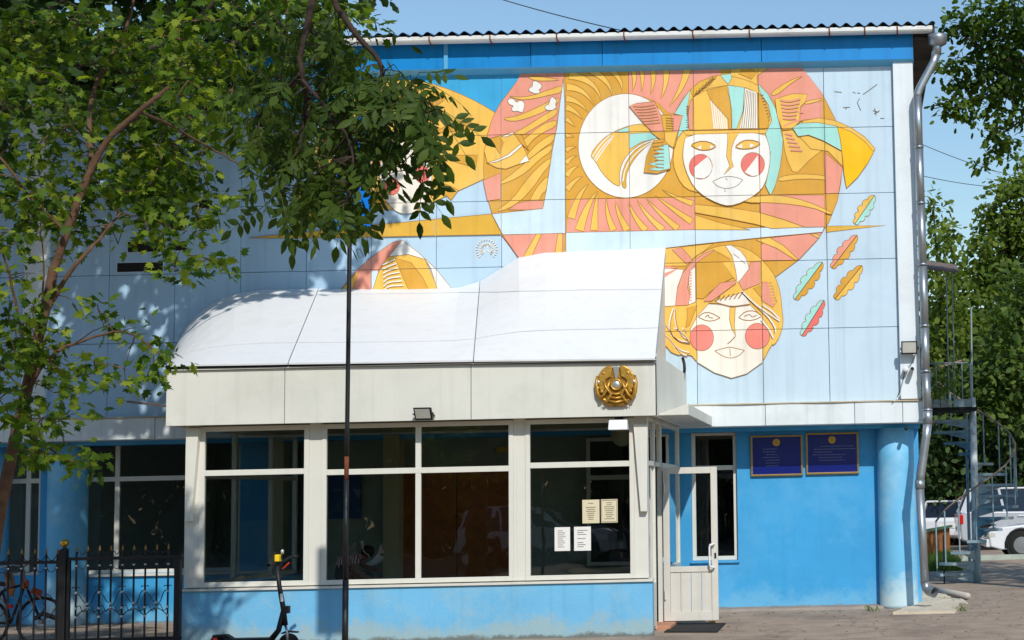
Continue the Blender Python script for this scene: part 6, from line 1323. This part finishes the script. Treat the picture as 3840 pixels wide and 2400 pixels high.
for (cx_,cy_,rx,ry,Y,n_) in FB:
    for _ in range(n_):
        u = rg.normal(size=3); u = u/np.linalg.norm(u)*rg.random()**(1/2.4); q = PT(cx_+u[0]*rx, cy_+u[1]*ry, Y+u[2]*.2)
        dd = ((branchpts-np.array(q))**2).sum(1); bpnt = Vector(branchpts[int(dd.argmin())]); out = (q-bpnt)
        if .04 < out.length < .8: tws.tube([bpnt, (bpnt+q)/2+Vector((0,0,.05*out.length)), q], [.005,.0035,.0025], 3, cap=False)
        d_ = out.normalized()*.5+Vector((rg.normal()*.5, rg.normal()*.5-.1, -.45-.5*rg.random()))
        place_leaf(q, d_, Vector((rg.normal()*.5, -.5+rg.normal()*.4, .8)), rg.uniform(.75,1.1))
for px,py,a,Y in special:
    q = PT(px,py,Y); place_leaf(q, (math.cos(R(a)), -.1, math.sin(R(a))), (rg.normal()*.2,-1,.15), 1.0)
    dd = ((branchpts-np.array(q))**2).sum(1); bpnt = Vector(branchpts[int(dd.argmin())]); tws.tube([bpnt,(bpnt+q)/2+Vector((0,0,.02)),q], [.005,.0035,.0025], 3, cap=False)
tws.build('twigs', M['bark_dark'], T, fix=False)['kind'] = 'stuff'
crown(T, [(1000,120,180,110,5.6),(1150,150,200,120,5.6),(1320,150,110,100,5.6),(1050,300,180,120,5.7),(1220,330,180,130,5.7),(980,450,150,110,5.8),(1150,500,190,120,5.7),(1000,600,140,90,5.8),(1330,420,120,110,5.6),(1240,600,100,80,5.6)], LANCE, M['leaf_ash'], .105, dens=1.0, per=11, crad=.16, depth=.3, twigs=g1+g2+g7, tmat='bark_dark', droop=.6, seed=12)
crown(T, [(-3.4,8.3,6.8,1.2,1.0,.7),(-4.6,8.1,7.1,1.2,1.1,.8),(-2.6,8.5,6.3,.8,.8,.5),(-4.0,7.0,7.9,1.4,1.0,.8),(-5.8,8.0,7.4,1.2,1.1,.8)], LANCE, M['leaf_ash'], .13, dens=4.0, per=12, crad=.25, world=True, name='upper_crown', seed=7)  # unseen mass positioned to keep the hanging bough in shade

# ---- oak on the right, close to the corner
T = thing('oak_tree', (5.2, 23.2, 0), 'tree with dark rounded leaves hanging into the sky at the upper right corner', 'tree')
limb(T, [(5.2,23.2,0),(5.1,23.2,3),(4.8,23,6),(4.3,22.8,8)], .22, .12, 'bark_dark', 'trunk', 14)
r1 = limb(T, [(4.8,23,6),PT(3990,200,12.4),PT(3820,240,12.3),PT(3700,200,12.2),PT(3600,120,12.2)], .07, .012, 'bark_dark'); r2 = limb(T, [(4.95,23.05,5.2),PT(4000,420,12.4),PT(3860,430,12.3),PT(3760,500,12.2)], .05, .01, 'bark_dark'); r3 = limb(T, [(4.6,22.9,7),PT(3900,0,12.3),PT(3750,-60,12.2)], .06, .02, 'bark_dark')
r4 = limb(T, [PT(3820,240,12.3),PT(3720,290,12.2),PT(3600,330,12.2),PT(3540,400,12.2)], .02, .006, 'bark_dark')
crown(T, [(3780,50,160,90,12.3),(3660,80,100,80,12.2),(3580,60,50,70,12.2),(3720,220,140,90,12.3),(3590,270,80,60,12.2),(3610,380,110,55,12.2),(3790,370,90,100,12.3),(3740,510,70,60,12.2),(3690,590,50,28,12.2),(3800,560,40,60,12.2),(3560,430,50,24,12.2),(3680,310,120,70,12.3),(3850,200,120,200,12.6)], OAKL, M['leaf_right'], .125, dens=2.0, per=9, crad=.17, depth=.45, twigs=r1+r2+r3+r4, tmat='bark_dark', seed=8)
crown(T, [(4.6,23.2,8.4,1.8,1.4,1.0),(3.4,22.8,9.6,1.4,1.2,.7),(5.8,23.4,7.0,1.4,1.4,1.2),(5.2,25.5,8.0,1.6,1.4,1.0),(6.4,26.5,7.0,1.6,1.4,1.2),(5.6,28,8.6,1.6,1.4,1.0)], OAKL, M['leaf_right'], .2, dens=4, per=9, crad=.3, world=True, name='upper_crown', seed=9)  # enlarged out of view to shade the ground near the staircase

# ---- trees beyond the staircase
def backtree(name, x, y, h, boughs, mat, size, label, seed, dens=1.0, depth=1.4):
    T = thing(name, (x,y,0), label, 'tree', 'trees behind the building')
    y = 2*y; T.location.y = y; EMPTY_AT[T.name] = Vector((x,y,0))
    t = limb(T, [(x,y,0),(x+.1,y,h*.35),(x-.1,y,h*.7),(x+.05,y,h)], h*.022, h*.006, 'bark_dark', 'trunk', 10)
    for k in range(5):
        b = boughs[(k*2) % len(boughs)]; q = PT(b[0],b[1],b[4]); limb(T, [t[len(t)//3+k*2 if len(t)//3+k*2 < len(t) else -1], (Vector(t[len(t)//2])+q)/2+Vector((0,0,.3)), q], .05, .015, 'bark_dark')
    crown(T, boughs, OAKL, mat, size, dens=dens, per=9, crad=.42, depth=depth, seed=seed)
backtree('birch_tree', PT(3780,1000,29).x, 29, 12, [(3790,700,60,60,29),(3740,800,70,90,29),(3800,880,90,110,29),(3700,930,80,70,29),(3760,1020,130,90,29),(3640,1060,110,80,29),(3680,1180,140,100,28.5),(3800,1180,90,110,28.5),(3600,1250,120,90,28.5),(3880,800,100,250,29)], M['leaf_back'], .26, 'tall loose birch with yellowish drooping leaves behind the staircase', 31, dens=4.5)
backtree('poplar_tree', PT(3530,1000,27).x, 27, 9, [(3500,760,30,50,27),(3520,850,45,70,27),(3540,930,70,60,27),(3520,1060,80,90,27),(3560,1180,90,90,27),(3520,1300,90,100,27)], M['leaf_back'], .24, 'slim pale green tree rising right beside the downpipe', 32, dens=4)
backtree('lime_tree', PT(3850,1300,25).x, 25, 9, [(3840,1080,90,110,25),(3800,1220,100,90,25),(3760,1330,110,80,25),(3840,1400,100,110,25),(3700,1420,110,80,25),(3800,1530,120,100,25),(3660,1540,120,90,25),(3560,1450,110,100,25.5)], M['leaf_mid'], .24, 'dark green tree filling the gap behind the stair railing', 33, dens=4.5)
backtree('chestnut_tree', PT(3600,1700,24.5).x, 25.6, 6, [(3520,1580,90,80,25.6),(3600,1650,120,90,25.6),(3720,1680,110,80,25.6),(3830,1680,100,90,25.6),(3500,1720,80,90,25.6),(3600,1780,120,80,25.6),(3720,1800,110,80,25.6),(3840,1800,100,80,25.6),(3540,1880,110,70,26),(3480,1830,60,90,26),(3480,1930,70,60,26)], M['leaf_dark'], .24, 'low dark tree directly above the parked cars', 34, dens=5)
T = thing('hedge', (4, 64, 0), 'dark hedge closing the view behind the parked cars', 'hedge')
crown(T, [(x, 64+random.uniform(-.5,.5), z, 1.6, 1.0, 1.3) for x in np.arange(1.0,13,1.4) for z in (.8,2.4,4.2,6.0,7.8)], DIAM, M['leaf_dark'], .5, dens=3.5, per=9, crad=.6, world=True, name='foliage', seed=35)
T = thing('climbing_vine', (PT(3520,1500,14.4).x, 28.75, ztop), 'bright green vine growing over the stair landing rail', 'vine')
vb = limb(T, [PT(3528,1530,14.4),PT(3520,1470,14.4),PT(3530,1400,14.4),PT(3545,1370,14.4)], .012, .004)
crown(T, [(3515,1450,40,50,14.35),(3540,1400,40,40,14.4),(3505,1490,25,30,14.3),(3560,1440,30,30,14.4)], LANCE, M['grass'], .10, dens=1.2, per=9, crad=.1, depth=.12, twigs=vb, name='foliage', seed=36)
# ---- street trees mirrored in windows, grown to block sky light; last one added
for i,(x,y,lab) in enumerate(((-7.5,-10,'street tree mirrored in the notice window of the porch'),(-13,-9.5,'street tree mirrored in the middle porch panes'),(-18.5,-10,'street tree mirrored in the first porch pane'),(-24.5,-9.5,'street tree mirrored in the ground floor windows by the fence'),(-30.5,-10,'street tree mirrored in the windows behind the round column'),(0,-11,'unseen street tree added to block sky light before the facade'))):
    T = thing('street_tree', (x,y,0), lab, 'tree', 'trees across the street')
    limb(T, [(x,y,0),(x+.1,y,2.5),(x,y+.1,9.5)], .24, .07, 'bark_dark', 'trunk', 10)
    crown(T, [(x,y,5.0,3.2,2.2,2.2),(x-1.8,y,3.4,1.9,1.6,1.4),(x+1.9,y,3.6,1.9,1.6,1.4),(x,y,8.2,2.8,2.0,2.0),(x+.2,y,11,2.0,1.7,1.8),(x+.3,y-1.5,1.3,3.0,.9,1.2)], DIAM, M['leaf_dark'], .6, dens=1.5, per=10, crad=.5, world=True, seed=40+i)
T = thing('hedge', (-15, -15, 0), 'unseen hedge across the street added to darken the reflections in the panes', 'hedge')  # added behind the camera to keep bright sky out of window reflections
crown(T, [(x, -15+random.uniform(-.6,.6), z, 2.2, 1.2, 1.6) for x in np.arange(-44,10,2.6) for z in (1.0,2.8)], DIAM, M['leaf_dark'], .9, dens=.55, per=9, crad=.9, world=True, name='foliage', seed=60)
# ---- litter and weeds along the wall foot
rgl = np.random.default_rng(77); n_ = 420
pos = np.stack([rgl.uniform(-2.4,5.0,n_), 18.6+rgl.random(n_)**.6*9.5, np.full(n_,.008)],1); keep = ~((pos[:,1]>23.75)&(pos[:,0]<1.1)); pos = pos[keep]; n_ = len(pos)
me = leaf_mesh('leaf_litter', OAKL, pos, np.stack([rgl.normal(size=n_),rgl.normal(size=n_),np.zeros(n_)],1), np.array([0,0,1.0])+rgl.normal(size=(n_,3))*.12, rgl.uniform(.03,.075,n_))
me.materials.append(leaf_mat('dry_leaf', [(.10,.07,.03),(.16,.12,.05),(.09,.11,.03)], .1)); o = bpy.data.objects.new('leaf_litter', me); COL.objects.link(o); tag(o, 'small dry leaves scattered over the asphalt by the door', 'leaves', kind='stuff')
def tuft(x, y, n, h, label):
    m = MB()
    for _ in range(n):
        a = random.uniform(0,6.28); l = h*random.uniform(.5,1.2); w_ = .006; dx,dy = math.cos(a),math.sin(a); bx_,by_ = x+random.uniform(-.09,.09), y+random.uniform(-.05,.05); e_ = random.uniform(.3,.9)*l
        m.add([(bx_-dy*w_,by_+dx*w_,0),(bx_+dy*w_,by_-dx*w_,0),(bx_+dx*e_*.5,by_+dy*e_*.5,l*.8),(bx_+dx*e_,by_+dy*e_,l)], [(0,1,2),(2,1,3)])
    tag(m.build('weed_tuft', M['grass'], fix=False), label, 'weed', 'weeds by the wall')
q = PG(3600,2292); tuft(q.x, q.y, 26, .07, 'yellow green weeds at the tip of the broken concrete apron')
q = PG(3548,2252); tuft(q.x, q.y, 18, .06, 'tiny weeds between apron and loose pipe')
q = PG(3275,2290); tuft(q.x, q.y-.1, 16, .08, 'weeds where the blue wall meets the corner column')
